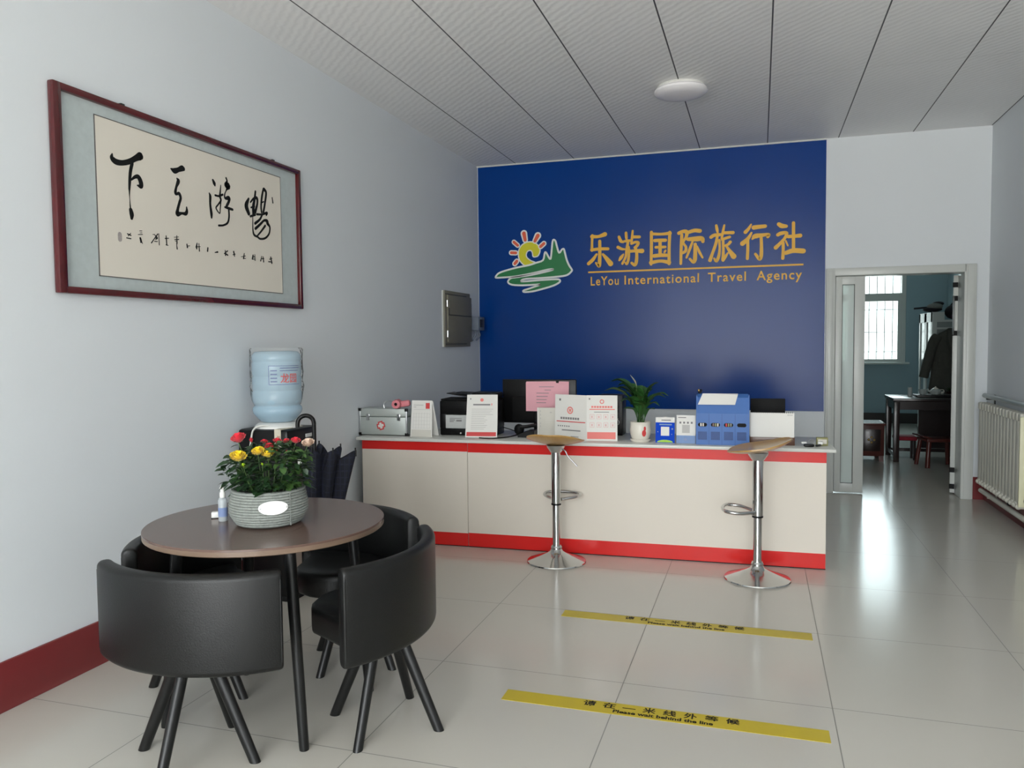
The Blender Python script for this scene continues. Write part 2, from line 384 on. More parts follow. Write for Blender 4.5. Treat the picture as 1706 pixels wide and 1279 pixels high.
    def ball(self, c, r, sc=(1, 1, 1), u=16, v=10, rot=None):
        t = bmesh.new(); bmesh.ops.create_uvsphere(t, u_segments=u, v_segments=v, radius=r)
        m = Matrix.Translation(c) @ (rot.to_4x4() if rot is not None else Matrix.Identity(4)) @ Matrix.Diagonal((*sc, 1))
        bmesh.ops.transform(t, matrix=m, verts=t.verts)
        me = bpy.data.meshes.new('t'); t.to_mesh(me); t.free(); self.bm.from_mesh(me); bpy.data.meshes.remove(me)
        return self
    def build(self, name, material, parent=None, world=False, angle=38, flat=False, label=None, recalc=True):
        if recalc: bmesh.ops.recalc_face_normals(self.bm, faces=list(self.bm.faces))
        if world and parent is not None: self.bm.transform(chain_matrix(parent).inverted())
        me = bpy.data.meshes.new(name); self.bm.to_mesh(me); self.bm.free()
        if not flat:
            for p in me.polygons: p.use_smooth = True
            me.set_sharp_from_angle(angle=math.radians(angle))
        me.materials.append(material)
        o = bpy.data.objects.new(name, me); COL.objects.link(o)
        if parent is not None: o.parent = parent
        if label: o['label'] = label
        return o

def tag(o, label=None, cat=None, group=None, kind=None):
    if label: o['label'] = label
    if cat: o['category'] = cat
    if group: o['group'] = group
    if kind: o['kind'] = kind
    return o
def thing(name, label, cat, loc=(0, 0, 0), rotz=0.0, group=None):
    o = bpy.data.objects.new(name, None); o.empty_display_size = 0.1; COL.objects.link(o)
    o.location = loc; o.rotation_euler = (0, 0, rotz)
    return tag(o, label, cat, group)
def struct(name, mb, m, parent=None, **kw):
    o = mb.build(name, m, parent, **kw)
    if parent is None: o['kind'] = 'structure'
    return o
def copy_tree(o, parent=None):
    c = o.copy(); COL.objects.link(c)
    if parent is not None: c.parent = parent
    for ch in list(o.children): copy_tree(ch, c)
    return c

def text_geom(body, size, weight=0.0, xs=1.0, spacing=1.0):
    """outline of typed text as (points, faces) in 2D, centred in x, baseline at 0"""
    cu = bpy.data.curves.new('t', 'FONT'); cu.body = body; cu.size = size; cu.align_x = 'LEFT'; cu.offset = weight; cu.space_character = spacing
    cu.resolution_u = 3
    ob = bpy.data.objects.new('t', cu); COL.objects.link(ob)
    dg = bpy.context.evaluated_depsgraph_get(); dg.update()
    ev = ob.evaluated_get(dg); me = ev.to_mesh()
    pts = [(v.co.x * xs, v.co.y) for v in me.vertices]; fs = [tuple(p.vertices) for p in me.polygons]
    ev.to_mesh_clear(); bpy.data.objects.remove(ob); bpy.data.curves.remove(cu)
    if pts:
        x0 = min(p[0] for p in pts); x1 = max(p[0] for p in pts); pts = [(p[0] - (x0 + x1) / 2, p[1]) for p in pts]
    return pts, fs
def add_text(mb, body, size, fn, a, b, d, weight=0.0, xs=1.0, spacing=1.0, fit=None, fith=None):
    pts, fs = text_geom(body, size, weight, xs, spacing)
    if not pts: return mb
    k = kh = 1.0
    if fit: k = fit / (max(p[0] for p in pts) - min(p[0] for p in pts))
    y0 = min(p[1] for p in pts)
    if fith: kh = fith / (max(p[1] for p in pts) - y0); pts = [(p[0], p[1] - y0) for p in pts]
    mb.geom([fn(a + p[0] * k, b + p[1] * kh, d) for p in pts], fs)
    return mb

def wall_left_fn(a, b, d): return Vector((XL + d, a, b))
def wall_back_fn(a, b, d): return Vector((a, YB - d, b))
def sheet_fn(p0, p1, z0, lean=0.0):
    """standing sheet: a along p0->p1, b up (leaning back), d out of its face"""
    p0 = Vector((p0[0], p0[1], 0)); ex = (Vector((p1[0], p1[1], 0)) - p0); L = ex.length; ex.normalize()
    n0 = Vector((ex.y, -ex.x, 0))
    ez = Vector((0, 0, 1)) * math.cos(lean) - n0 * math.sin(lean); n = n0 * math.cos(lean) + Vector((0, 0, 1)) * math.sin(lean)
    o = Vector((p0.x, p0.y, z0))
    return (lambda a, b, d: o + ex * a + ez * b + n * d), L

# traced lettering, in millimetres on the wall planes (position, position, stroke width)
XIA=[[[2859,2261,7.3],[2857,2243,24.0],[2879,2231,27.5],[2917,2234,24.4],[2961,2250,25.3],[2998,2272,27.1],[3025,2287,37.2],[3031,2287,29.0]],[[2975,2244,18.5],[2963,2203,18.1],[2957,2160,16.3],[2953,2121,11.7]],[[2953,2121,9.6],[2953,2082,3.2],[2955,2041,7.2]],[[2957,2029,20.6],[2962,2009,25.3],[2961,1992,15.9]],[[2967,2168,8.8],[2990,2185,15.8],[3010,2189,22.2],[3024,2170,25.9],[3025,2149,23.7],[3002,2149,5.6]]]
TIAN=[[[3228,2271,9.2],[3251,2266,27.4],[3279,2277,23.1],[3305,2289,29.5],[3315,2289,23.6]],[[3268,2231,9.5],[3276,2220,22.5],[3261,2190,14.5],[3253,2162,18.1],[3257,2152,10.4],[3278,2160,17.7],[3289,2140,16.5],[3278,2112,16.1],[3265,2077,18.4],[3264,2058,27.7],[3293,2065,12.9],[3321,2067,19.2],[3331,2081,18.1],[3330,2101,7.3]]]
YOU=[[[3538,2275,14.2],[3549,2260,21.7],[3553,2250,9.8]],[[3506,2202,7.2],[3513,2186,18.0],[3511,2146,15.1],[3518,2098,19.1],[3519,2077,11.9]],[[3601,2261,4.7],[3594,2219,11.7],[3591,2200,14.7],[3598,2179,12.3],[3575,2154,9.2],[3557,2132,8.8],[3585,2109,6.3],[3591,2134,7.4],[3597,2173,9.3]],[[3553,2199,11.2],[3582,2200,10.6],[3614,2213,12.2]],[[3647,2308,10.3],[3654,2292,12.1],[3643,2271,25.6],[3662,2266,38.3],[3647,2244,8.9],[3631,2216,8.3],[3635,2198,13.8],[3665,2203,24.9],[3664,2184,17.8],[3648,2162,16.9],[3638,2154,6.8]],[[3630,2149,9.8],[3657,2148,15.0],[3695,2146,13.5]],[[3662,2146,12.5],[3663,2102,12.5],[3649,2068,12.0],[3614,2050,10.5],[3575,2043,11.6]]]
CHANG=[[[3841,2230,13.7],[3818,2187,31.9],[3838,2147,24.5]],[[3906,2281,14.6],[3896,2236,18.0],[3883,2194,23.8],[3881,2147,19.1]],[[3857,2213,9.4],[3885,2237,13.5],[3918,2246,19.5],[3920,2213,15.8],[3898,2163,19.6]],[[3861,2184,9.7],[3894,2196,9.8]],[[3853,2133,13.0],[3897,2148,13.1]],[[3983,2311,12.9],[3967,2265,15.9],[3956,2206,14.0],[3960,2173,14.4]],[[3988,2309,21.1],[4008,2292,16.4],[3993,2225,15.1],[3977,2175,15.7]],[[3962,2227,6.8],[3982,2237,6.9]],[[3914,2154,13.2],[3965,2161,11.6],[4011,2177,15.5],[4005,2164,12.5]],[[3965,2160,13.3],[3941,2129,13.8],[3895,2099,16.3]],[[3897,2070,16.6],[3946,2103,14.9],[3981,2128,13.6],[4009,2129,21.3],[4015,2116,23.5]],[[4015,2116,21.0],[4037,2095,13.1],[4026,2056,11.7],[3988,2027,12.3],[3942,2017,12.0],[3914,2025,11.9],[3882,2034,14.0],[3872,2066,8.9],[3874,2133,4.4]],[[3991,2099,14.5],[3949,2060,11.2],[3909,2028,9.7]],[[4068,2275,6.1],[4074,2245,8.5]]]
INSC=[[[2932,1917,6.2],[2953,1912,6.2]],[[2952,1922,3.5],[2936,1908,4.6]],[[2927,1898,5.8],[2952,1897,5.8]],[[3007,1940,1.8],[3022,1942,1.8]],[[3010,1931,2.7],[3022,1933,2.7]],[[2998,1922,3.4],[3025,1926,3.4]],[[3010,1907,11.0],[3014,1892,12.4],[3011,1887,5.3]],[[3018,1890,6.3],[3023,1883,3.1]],[[3123,1940,6.5],[3106,1922,5.2],[3096,1911,5.2],[3080,1893,6.5]],[[3104,1933,4.5],[3119,1921,8.3],[3109,1914,6.1]],[[3101,1903,4.7],[3119,1904,4.7]],[[3130,1943,3.9],[3131,1889,4.6]],[[3091,1934,3.4],[3104,1936,3.4]],[[3102,1919,3.4],[3119,1923,3.4]],[[3179,1939,5.1],[3180,1924,6.8],[3182,1895,6.8]],[[3172,1925,5.9],[3196,1929,4.7]],[[3177,1895,6.2],[3191,1894,3.7]],[[3253,1949,4.2],[3253,1915,8.7],[3251,1903,5.2],[3253,1884,8.8]],[[3235,1939,3.6],[3265,1944,3.6]],[[3238,1928,4.8],[3266,1932,6.0]],[[3240,1921,2.9],[3253,1922,3.7]],[[3324,1915,7.3],[3327,1899,9.2]],[[3327,1906,4.4],[3345,1909,3.7]],[[3400,1930,4.6],[3395,1911,11.8],[3396,1900,8.1]],[[3414,1929,4.1],[3416,1891,8.1]],[[3389,1909,5.3],[3423,1914,4.0]],[[3482,1914,10.1],[3479,1897,10.1]],[[3538,1896,5.5],[3560,1901,11.0]],[[3623,1916,6.7],[3625,1891,11.2]],[[3614,1898,6.0],[3643,1916,7.6]],[[3627,1900,5.2],[3642,1893,10.5]],[[3695,1917,11.6],[3701,1893,7.0]],[[3688,1900,5.7],[3706,1905,7.1]],[[3788,1917,6.7],[3780,1889,11.2]],[[3759,1896,3.5],[3797,1904,5.8]],[[3778,1889,5.9],[3799,1890,4.5]],[[3868,1915,11.2],[3860,1894,11.2]],[[3860,1903,5.9],[3885,1909,5.9]],[[3885,1921,5.0],[3886,1888,7.5]],[[3864,1892,4.5],[3882,1896,4.5]],[[3950,1918,4.7],[3939,1890,9.3]],[[3945,1903,6.0],[3970,1907,7.6]],[[3963,1917,6.2],[3967,1888,10.4]],[[4039,1921,10.7],[4048,1888,13.4]],[[4016,1893,7.7],[4051,1894,6.2]],[[4027,1908,6.3],[4052,1916,4.8]]]
SEAL=[[[2887,1908,23.2],[2887,1887,23.2]]]
SIGN=[[[[-1583,2440,35.9],[-1519,2437,29.6],[-1453,2456,42.9]],[[-1579,2450,26.8],[-1583,2365,23.5],[-1583,2306,30.2]],[[-1587,2309,29.6],[-1507,2316,29.4],[-1424,2313,29.3]],[[-1505,2391,30.0],[-1505,2283,32.0],[-1508,2185,36.7],[-1514,2149,32.9],[-1544,2180,19.5]],[[-1537,2265,20.3],[-1574,2214,33.8],[-1618,2176,33.8]],[[-1474,2262,22.6],[-1437,2218,38.8],[-1398,2168,51.7]]],[[[-1315,2424,25.7],[-1298,2384,31.9],[-1275,2370,19.1]],[[-1325,2324,31.9],[-1289,2306,25.6],[-1256,2301,16.1]],[[-1272,2253,16.6],[-1295,2222,33.3],[-1312,2197,20.0]],[[-1246,2459,26.0],[-1243,2414,26.0],[-1239,2394,16.2]],[[-1275,2376,19.6],[-1243,2381,26.0],[-1204,2383,22.6]],[[-1226,2374,26.2],[-1240,2291,26.3],[-1250,2227,23.1],[-1282,2163,23.2]],[[-1223,2322,25.9],[-1217,2277,22.8],[-1224,2200,26.3],[-1240,2158,23.1],[-1256,2175,12.8]],[[-1181,2475,19.6],[-1187,2417,22.8],[-1194,2353,22.8]],[[-1178,2417,28.9],[-1116,2414,28.9]],[[-1187,2353,19.7],[-1158,2365,25.9],[-1126,2360,25.3],[-1139,2331,29.7],[-1162,2313,23.1]],[[-1210,2280,29.1],[-1152,2281,29.0],[-1091,2278,44.9]],[[-1155,2313,28.9],[-1142,2254,29.1],[-1146,2177,32.6],[-1162,2145,29.3],[-1191,2166,25.4]]],[[[-1001,2453,28.8],[-1001,2293,28.8],[-1004,2146,25.7]],[[-1001,2437,28.7],[-908,2430,25.5],[-823,2434,31.8]],[[-826,2444,28.4],[-832,2286,28.5],[-832,2146,31.6]],[[-1007,2162,35.5],[-914,2174,28.8],[-832,2158,38.0]],[[-969,2372,32.0],[-914,2372,31.9],[-867,2370,31.8]],[[-959,2307,25.6],[-870,2306,25.5]],[[-918,2366,31.8],[-918,2232,31.8]],[[-975,2225,35.3],[-914,2229,35.2],[-854,2226,31.8]],[[-867,2271,19.4],[-876,2256,19.4]]],[[[-741,2430,32.2],[-707,2444,31.8],[-669,2439,36.6],[-672,2392,28.5],[-700,2343,21.9],[-675,2298,24.7],[-678,2260,28.7],[-703,2242,25.8]],[[-713,2413,28.2],[-719,2281,28.2],[-722,2141,25.1]],[[-650,2435,31.9],[-595,2448,34.7],[-545,2442,37.5]],[[-657,2369,31.6],[-582,2369,47.2],[-527,2369,43.0],[-517,2341,30.4]],[[-613,2345,18.9],[-638,2277,25.3],[-669,2196,19.0]],[[-588,2319,31.0],[-588,2243,34.1],[-591,2174,37.5],[-606,2149,25.1],[-637,2182,24.6]],[[-570,2299,15.3],[-551,2248,24.4],[-520,2190,18.2]]],[[[-395,2484,24.2],[-388,2447,27.1],[-382,2418,18.1]],[[-443,2378,31.8],[-413,2395,31.6],[-358,2398,28.2]],[[-385,2384,24.6],[-400,2310,27.9],[-430,2224,28.0],[-451,2162,34.3]],[[-367,2346,24.3],[-363,2271,21.3],[-372,2196,27.8],[-393,2153,28.5],[-415,2179,15.1]],[[-322,2483,18.4],[-334,2425,24.5],[-345,2363,21.5]],[[-334,2413,28.0],[-243,2411,31.0]],[[-339,2351,25.3],[-309,2362,25.2],[-273,2372,25.2]],[[-333,2350,24.2],[-330,2257,24.3],[-332,2163,33.5]],[[-332,2157,28.1],[-308,2193,25.0],[-290,2224,15.6]],[[-267,2325,28.2],[-285,2305,25.2],[-312,2293,18.9]],[[-306,2293,17.9],[-272,2242,32.8],[-236,2190,50.6]]],[[[-82,2477,15.4],[-105,2438,27.9],[-132,2409,34.2]],[[-78,2400,18.4],[-111,2346,34.1],[-158,2305,43.8]],[[-111,2333,26.8],[-110,2247,26.8],[-113,2164,26.9]],[[-58,2448,40.2],[-11,2452,37.0],[42,2455,33.8]],[[-69,2344,18.6],[-46,2367,43.6],[13,2374,33.9],[75,2377,27.0],[66,2356,27.1]],[[8,2359,26.5],[11,2272,29.5],[9,2186,32.7],[-6,2156,30.3],[-42,2204,23.5]]],[[[162,2467,35.2],[188,2450,41.7],[226,2445,30.2]],[[154,2370,30.9],[183,2383,33.8],[230,2384,28.7],[218,2342,27.0],[184,2301,27.5],[137,2254,36.8]],[[201,2294,26.1],[202,2233,26.2],[199,2154,29.1]],[[224,2311,17.2],[242,2268,14.3]],[[244,2350,30.5],[293,2351,30.4],[348,2354,36.5]],[[289,2472,28.8],[290,2351,28.8],[291,2235,28.8]],[[225,2202,36.9],[289,2220,42.8],[375,2213,45.3]]]]
MOUNT=[[-2587,2080],[-2557,2113],[-2491,2136],[-2361,2165],[-2231,2185],[-2154,2206],[-2084,2228],[-2067,2291],[-2058,2309],[-2042,2290],[-2026,2259],[-2005,2237],[-1995,2300],[-1984,2403],[-1972,2428],[-1953,2413],[-1938,2358],[-1916,2294],[-1888,2326],[-1869,2332],[-1860,2306],[-1838,2221],[-1814,2166],[-1789,2128],[-1789,2110],[-1833,2073],[-1914,2060],[-2104,2051],[-2265,2048],[-2310,2034],[-2297,2023],[-2104,2031],[-1946,2034],[-1911,2024],[-1915,2003],[-1978,1971],[-2105,1938],[-2201,1919],[-2285,1916],[-2291,1931],[-2233,1948],[-2124,1982],[-2137,1987],[-2297,1984],[-2414,1994],[-2456,2023],[-2427,2059],[-2361,2069],[-2232,2083],[-2104,2103],[-1990,2127],[-1983,2134],[-2040,2132],[-2168,2107],[-2361,2077],[-2492,2071],[-2578,2070]]
SUN=[[-2115,2317],[-2118,2354],[-2146,2392],[-2191,2416],[-2242,2418],[-2294,2399],[-2330,2358],[-2343,2303],[-2334,2247],[-2308,2209],[-2270,2182],[-2199,2186],[-2160,2206],[-2211,2230],[-2250,2262],[-2259,2293],[-2243,2326],[-2211,2331],[-2195,2309],[-2189,2272],[-2166,2265],[-2134,2276]]
RAYS=[[[-2282,2506,70.2],[-2269,2438,57.4]],[[-2136,2477,70.6],[-2167,2424,54.6]],[[-2073,2395,53.7],[-2108,2366,53.8]],[[-2389,2425,49.4],[-2349,2389,49.4]],[[-2418,2318,52.3],[-2369,2314,52.2]],[[-2360,2230,54.8],[-2381,2206,54.9]]]
# ---------------------------------------------------------------- the setting
struct('floor', MB().bb(-3.2, 3.2, YF - 0.3, 14.6, -0.1, 0), M['floor'])
struct('ceiling', MB().bb(XL - 0.2, XR + 0.2, YF - 0.2, YB, ZC, ZC + 0.1), M['ceiling'])
struct('wall_left', MB().bb(XL - 0.2, XL, YF - 0.2, YB, 0, ZC), M['wall'])
struct('wall_right', MB().bb(XR, XR + 0.2, YF - 0.2, YB, 0, ZC), M['wall'])
DX0, DX1, DZ = 0.578, 1.775, 2.042
b = MB().bb(XL - 0.2, DX0, YB, YB + 0.2, 0, ZC + 0.1).bb(DX1, FXR + 0.2, YB, YB + 0.2, 0, ZC + 0.1).bb(DX0, DX1, YB, YB + 0.2, DZ, ZC + 0.1)
struct('wall_back', b, M['wall'])
SX0, SX1, SZ0, SZ1 = -2.55, 1.75, 0.05, 3.05
b = MB().bb(XL - 0.2, SX0, YF - 0.2, YF, 0, ZC).bb(SX1, XR + 0.2, YF - 0.2, YF, 0, ZC).bb(SX0, SX1, YF - 0.2, YF, SZ1, ZC).bb(SX0, SX1, YF - 0.2, YF, 0, SZ0)
struct('wall_front', b, M['wall'])
w2 = thing('window_2', None, None, (0, YF - 0.1, 0)); w2['kind'] = 'structure'
b = MB()
for x in (SX0 + 0.03, -1.15, 0.35, SX1 - 0.03): b.bb(x - 0.03, x + 0.03, -0.03, 0.03, SZ0, SZ1)
for z in (SZ0 + 0.03, 2.25, SZ1 - 0.03): b.bb(SX0, SX1, -0.028, 0.028, z - 0.03, z + 0.03)
b.build('window_frame', M['upvc'], w2)
# back room shell
struct('wall_left_far', MB().bb(FXL - 0.2, FXL, YB + 0.2, FYB, 0, ZC), M['wall_far'])
struct('wall_right_far', MB().bb(FXR, FXR + 0.2, YB + 0.2, FYB, 0, ZC), M['wall_far'])
struct('ceiling_far', MB().bb(FXL - 0.2, FXR + 0.2, YB + 0.2, FYB + 0.2, ZC, ZC + 0.1), M['plain_ceiling'])
WX0, WX1, WZ0, WZ1 = 0.75, 2.31, 1.02, 3.08
b = MB().bb(FXL - 0.2, WX0, FYB, FYB + 0.22, 0, ZC).bb(WX1, FXR + 0.2, FYB, FYB + 0.22, 0, ZC).bb(WX0, WX1, FYB, FYB + 0.22, 0, WZ0).bb(WX0, WX1, FYB, FYB + 0.22, WZ1, ZC)
struct('wall_far', b, M['wall_far'])
w1 = thing('window_1', None, None, (0, FYB + 0.06, 0)); w1['kind'] = 'structure'
b = MB()
for x0, x1 in ((WX0, WX0 + 0.07), (1.42, 1.50), (2.245, WX1)): b.bb(x0, x1, -0.03, 0.04, WZ0, WZ1)
for z0, z1 in ((WZ0, WZ0 + 0.03), (2.035, 2.165), (WZ1 - 0.06, WZ1)): b.bb(WX0, WX1, -0.032, 0.042, z0, z1)
b.bb(2.19, 2.25, -0.02, 0.03, WZ0, 2.05); b.bb(1.45, 2.2, -0.02, 0.03, WZ0 + .02, WZ0 + 0.05)
b.build('window_frame', M['upvc'], w1)
MB().bb(WX0 + 0.05, WX1 - 0.05, 0.004, 0.008, WZ0 + 0.02, WZ1 - 0.04).build('window_pane', M['glass'], w1)
b = MB()
for k in range(13): b.tube([(0.80 + k * 0.121, 0.12, WZ0), (0.80 + k * 0.121, 0.12, WZ1)], 0.0085, 6)
for z in (1.19, 1.522, 1.9, 2.5): b.tube([(WX0, 0.12, z), (WX1, 0.12, z)], 0.007, 6)
b.build('security_bars', M['bars'], w1)
MB().bb(WX0 - 0.03, WX1 + 0.05, -0.14, -0.03, WZ0 - 0.035, WZ0, 0.006).build('window_sill', M['upvc'], w1)
struct('baseboard_left', MB().bb(XL, XL + 0.014, YF, YB, 0, 0.195, 0.003), M['maroon'])
struct('baseboard_right', MB().bb(XR - 0.014, XR, YF, YB, 0, 0.195, 0.003), M['maroon'])
struct('baseboard_back', MB().bb(DX1, XR - 0.014, YB - 0.014, YB, 0, 0.195).bb(XL + .014, DX0, YB - 0.014, YB, 0, 0.195), M['maroon'])
struct('baseboard_far', MB().bb(FXL, FXR, FYB - 0.014, FYB, 0, 0.17), M['dark_wood'])
struct('trim_1', MB().bb(XL, 0.565, YB - 0.022, YB, 3.196, ZC), M['upvc'])
# door in the back wall: frame, narrow fixed leaf with a glass strip, wide leaf swung into the back room
d1 = thing('door_1', None, None, (0, YB, 0)); d1['kind'] = 'structure'
b = MB()
b.bb(DX0 - 0.005, 0.652, -0.03, 0.2, 0, DZ + .003, 0.006).bb(1.684, DX1 + 0.005, -0.03, 0.2, 0, DZ + .003, 0.006).bb(0.64, 1.70, -0.03, 0.2, 1.975, DZ + .002, 0.006)
b.bb(DX0 + 0.012, 0.63, -0.036, -0.028, 0.0, DZ - .015, 0.003).bb(1.706, DX1 - 0.012, -0.036, -0.028, 0.0, DZ - .015, 0.003)
b.build('door_frame', M['upvc'], d1)
b = MB().bb(0.655, 0.712, -0.012, 0.048, 0.012, 1.97, 0.004).bb(0.812, 0.9, -0.012, 0.048, 0.012, 1.97, 0.004).bb(0.70, 0.825, -0.0115, 0.0475, 0.012, 0.097, 0.004).bb(0.70, 0.825, -0.0115, 0.0475, 1.895, 1.97, 0.004)
lf = b.build('narrow_leaf', M['upvc'], d1)
MB().bb(0.708, 0.816, 0.012, 0.02, 0.093, 1.9).build('glass_strip', M['door_glass'], lf)
b = MB()
for x in (0.710, 0.810): b.bb(x, x + 0.004, -0.0135, 0.0, 0.095, 1.897)
for z in (0.095, 1.893): b.bb(0.71, 0.814, -0.0135, 0.0, z, z + 0.004)
b.build('glazing_bead', M['black_plastic'], lf)
wl_ = thing('wide_leaf', None, None, (1.672, 0.2, 0), math.radians(-13.0)); wl_.parent = d1
MB().bb(-0.025, 0.025, 0.0, 0.78, 0.012, 1.965, 0.004).build('leaf_panel', M['upvc'], wl_)
for z in (1.88, 1.76, 1.45, 0.22, 0.07): MB().bb(-0.03, 0.012, -0.008, 0.0, z - 0.022, z + 0.022).build('hinge', M['black_matte'], wl_)
MB().tube(catmull([(-0.02, -0.012, 1.78), (-0.02, -0.035, 1.72), (-0.02, -0.035, 1.5), (-0.02, -0.012, 1.44)], 4), 0.008, 8).build('pull_handle', M['steel'], wl_)

# ---------------------------------------------------------------- blue sign panel with lettering and emblem
sp_ = thing('sign_panel', 'large glossy blue sign panel covering the back wall with yellow lettering and an emblem', 'sign', (-1.1, YB - 0.005, 0.748))
MB().bb(XL + 0.008, 0.563, YB - 0.010, YB, 0.748, 3.196).build('panel', M['blue_panel'], sp_, world=True)
for st in SIGN:
    b = MB()
    for q in st: b.stroke([(x/1000, z/1000, w/1000) for x, z, w in q], wall_back_fn, 0.0095, 0.0125)
    b.build('chinese_character', M['gold'], sp_, world=True, flat=True)
MB().rect(wall_back_fn, -1.622, 0.378, 2.083, 2.099, 0.0095, 0.0125).build('underline', M['gold'], sp_, world=True, flat=True)
for wd, x0, x1 in (('LeYou', -1.597, -1.318), ('International', -1.262, -0.552), ('Travel', -0.470, -0.125), ('Agency', -0.03, 0.366)):
    pts, fs = text_geom(wd, 0.122, 0.0016, spacing=1.16)
    k = (x1 - x0) / (max(p[0] for p in pts) - min(p[0] for p in pts))
    MB().geom([wall_back_fn((x0 + x1) / 2 + p[0] * k, 1.961 + p[1], 0.0125) for p in pts], fs).build('english_word', M['gold'], sp_, world=True, flat=True, recalc=False)
lg = thing('emblem', None, None); lg.parent = sp_
lgw = lambda mb, n, m: mb.build(n, m, lg, world=True, flat=True)
MT = [(p[0]/1000, p[1]/1000) for p in MOUNT]; SN = [(p[0]/1000, p[1]/1000) for p in SUN]
lgw(MB().prism(SN, wall_back_fn, 0.0095, 0.0120), 'sun', M['vinyl_yellow'])
lgw(MB().stroke([(a, c_, 0.011) for a, c_ in SN], wall_back_fn, 0.0095, 0.0128, n=3, closed=True), 'sun_outline', M['vinyl_white'])
for q in RAYS:
    s = [(x/1000, z/1000, w/1000) for x, z, w in q]
    lgw(MB().stroke(s, wall_back_fn, 0.0095, 0.0122, n=3), 'ray_outline', M['vinyl_white'])
    lgw(MB().stroke(s, wall_back_fn, 0.0095, 0.0130, n=3, k=0.56), 'sun_ray', M['vinyl_red'])
lgw(MB().prism(MT, wall_back_fn, 0.0095, 0.0140), 'mountain', M['vinyl_green'])
lgw(MB().stroke([(a, c_, 0.018) for a, c_ in MT], wall_back_fn, 0.0095, 0.0155, n=3, closed=True), 'mountain_outline', M['vinyl_white'])

# ---------------------------------------------------------------- framed calligraphy on the left wall
fr = thing('framed_calligraphy', 'wide red-brown framed Chinese brush calligraphy hanging on the left wall', 'picture', (XL, 3.44, 1.62))
Y0, Y1, Z0, Z1 = 2.541, 4.352, 1.626, 2.49
b = MB()
for y0, y1, z0, z1 in ((Y0, Y0 + .042, Z0, Z1), (Y1 - .03, Y1, Z0, Z1), (Y0 + .03, Y1 - .02, Z0, Z0 + .03), (Y0 + .03, Y1 - .02, Z1 - .03, Z1)):
    b.bb(XL + .004, XL + .036, y0, y1, z0, z1, 0.006)
b.build('frame', M['rosewood'], fr, world=True)
MB().bb(XL + .003, XL + .014, Y0 + .02, Y1 - .02, Z0 + .02, Z1 - .02).build('brocade_mount', M['mat_board'], fr, world=True)
pp = MB().bb(XL + .010, XL + .0165, 2.768, 4.153, 1.716, 2.408).build('paper', M['paper_cream'], fr, world=True)
b = MB()
for y0, y1, z0, z1 in ((2.764, 2.768, 1.712, 2.412), (4.153, 4.157, 1.712, 2.412), (2.764, 4.157, 1.712, 1.716), (2.764, 4.157, 2.408, 2.412)): b.bb(XL + .012, XL + .0168, y0, y1, z0, z1)
b.build('paper_border', M['ink_grey'], fr, world=True)
for q in (XIA, TIAN, YOU, CHANG):
    b = MB()
    for s in q: b.stroke([(y/1000, z/1000, w/1000) for y, z, w in s], wall_left_fn, 0.0160, 0.0175)
    b.build('brush_character', M['ink'], pp, world=True, flat=True)
k = 0
for cnt in (3, 5, 6, 3, 4, 2, 3, 1, 1, 3, 2, 3, 4, 3, 3):
    b = MB()
    for s in INSC[k:k + cnt]: b.stroke([(y/1000, z/1000, max(w, 3)/1000) for y, z, w in s], wall_left_fn, 0.0160, 0.0175, k=0.85)
    b.build('inscription_character', M['ink'], pp, world=True, flat=True); k += cnt
b = MB()
for s in SEAL: b.stroke([(y/1000, z/1000, w/1000) for y, z, w in s], wall_left_fn, 0.0160, 0.0172)
b.build('seal_stamp', M['seal'], pp, world=True, flat=True)
for y in (2.93, 4.09): MB().bb(XL, XL + .02, y - .012, y + .012, Z1 - .004, Z1 + .012, .003).build('hanging_hook', M['black_metal'], fr, world=True)

# ---------------------------------------------------------------- ceiling lamp
lp = thing('ceiling_lamp', 'round white flush ceiling lamp, switched off', 'lamp', (-0.545, 5.79, ZC))
MB().lathe([(0.001, 0), (0.165, 0), (0.17, -0.012), (0.165, -0.022), (0.001, -0.022)], 48).build('base', M['white_plastic'], lp)
MB().lathe([(0.001, -0.018), (0.178, -0.018), (0.187, -0.03), (0.186, -0.042), (0.172, -0.056), (0.12, -0.068), (0.06, -0.073), (0.001, -0.074)], 48).build('diffuser', M['lamp_white'], lp)

# ---------------------------------------------------------------- electrical box and meter on the left wall
eb = thing('electrical_box', 'taupe metal electrical cabinet mounted on the left wall near the blue panel', 'electrical box', (XL, 7.045, 1.37))
MB().bb(0, 0.026, -0.335, 0.325, 0.0, 0.52, 0.004).build('body', M['box_metal'], eb)
MB().bb(0.022, 0.036, -0.28, 0.34, 0.045, 0.48, 0.004).build('door', M['box_metal'], eb)
MB().bb(0.034, 0.041, -0.26, 0.33, 0.30, 0.42, 0.003).build('inspection_flap', M['box_metal'], eb)
b = MB().bb(0.034, 0.042, -0.268, 0.33, 0.292, 0.299).bb(0.034, 0.042, -0.27, -0.26, 0.292, 0.36)
b.build('flap_gap', M['box_dark'], eb)
for z in (0.022, 0.484): MB().bb(0.024, 0.0275, -0.33, 0.22, z, z + 0.008).build('door_gap', M['box_dark'], eb)
for z in (0.12, 0.40): MB().tube([(0.032, -0.29, z - .03), (0.032, -0.29, z + .03)], 0.008, 8).build('hinge', M['steel'], eb)
for z in (0.19, 0.10, 0.25): MB().bb(0.034, 0.039, -0.25, 0.32, z - .002, z + .002).build('rib', M['box_metal'], eb)
MB().bb(0.0, 0.012, -0.341, -0.335, 0.0, 0.52).build('edge_strip', M['upvc'], eb)
mt = thing('power_meter', 'small blue-grey meter box on the left wall beside the taupe electrical cabinet', 'meter', (XL, 7.5, 1.53))
MB().bb(0.0, 0.10, -0.09, 0.09, 0.0, 0.135, 0.008).build('case', M['grey_plastic'], mt)
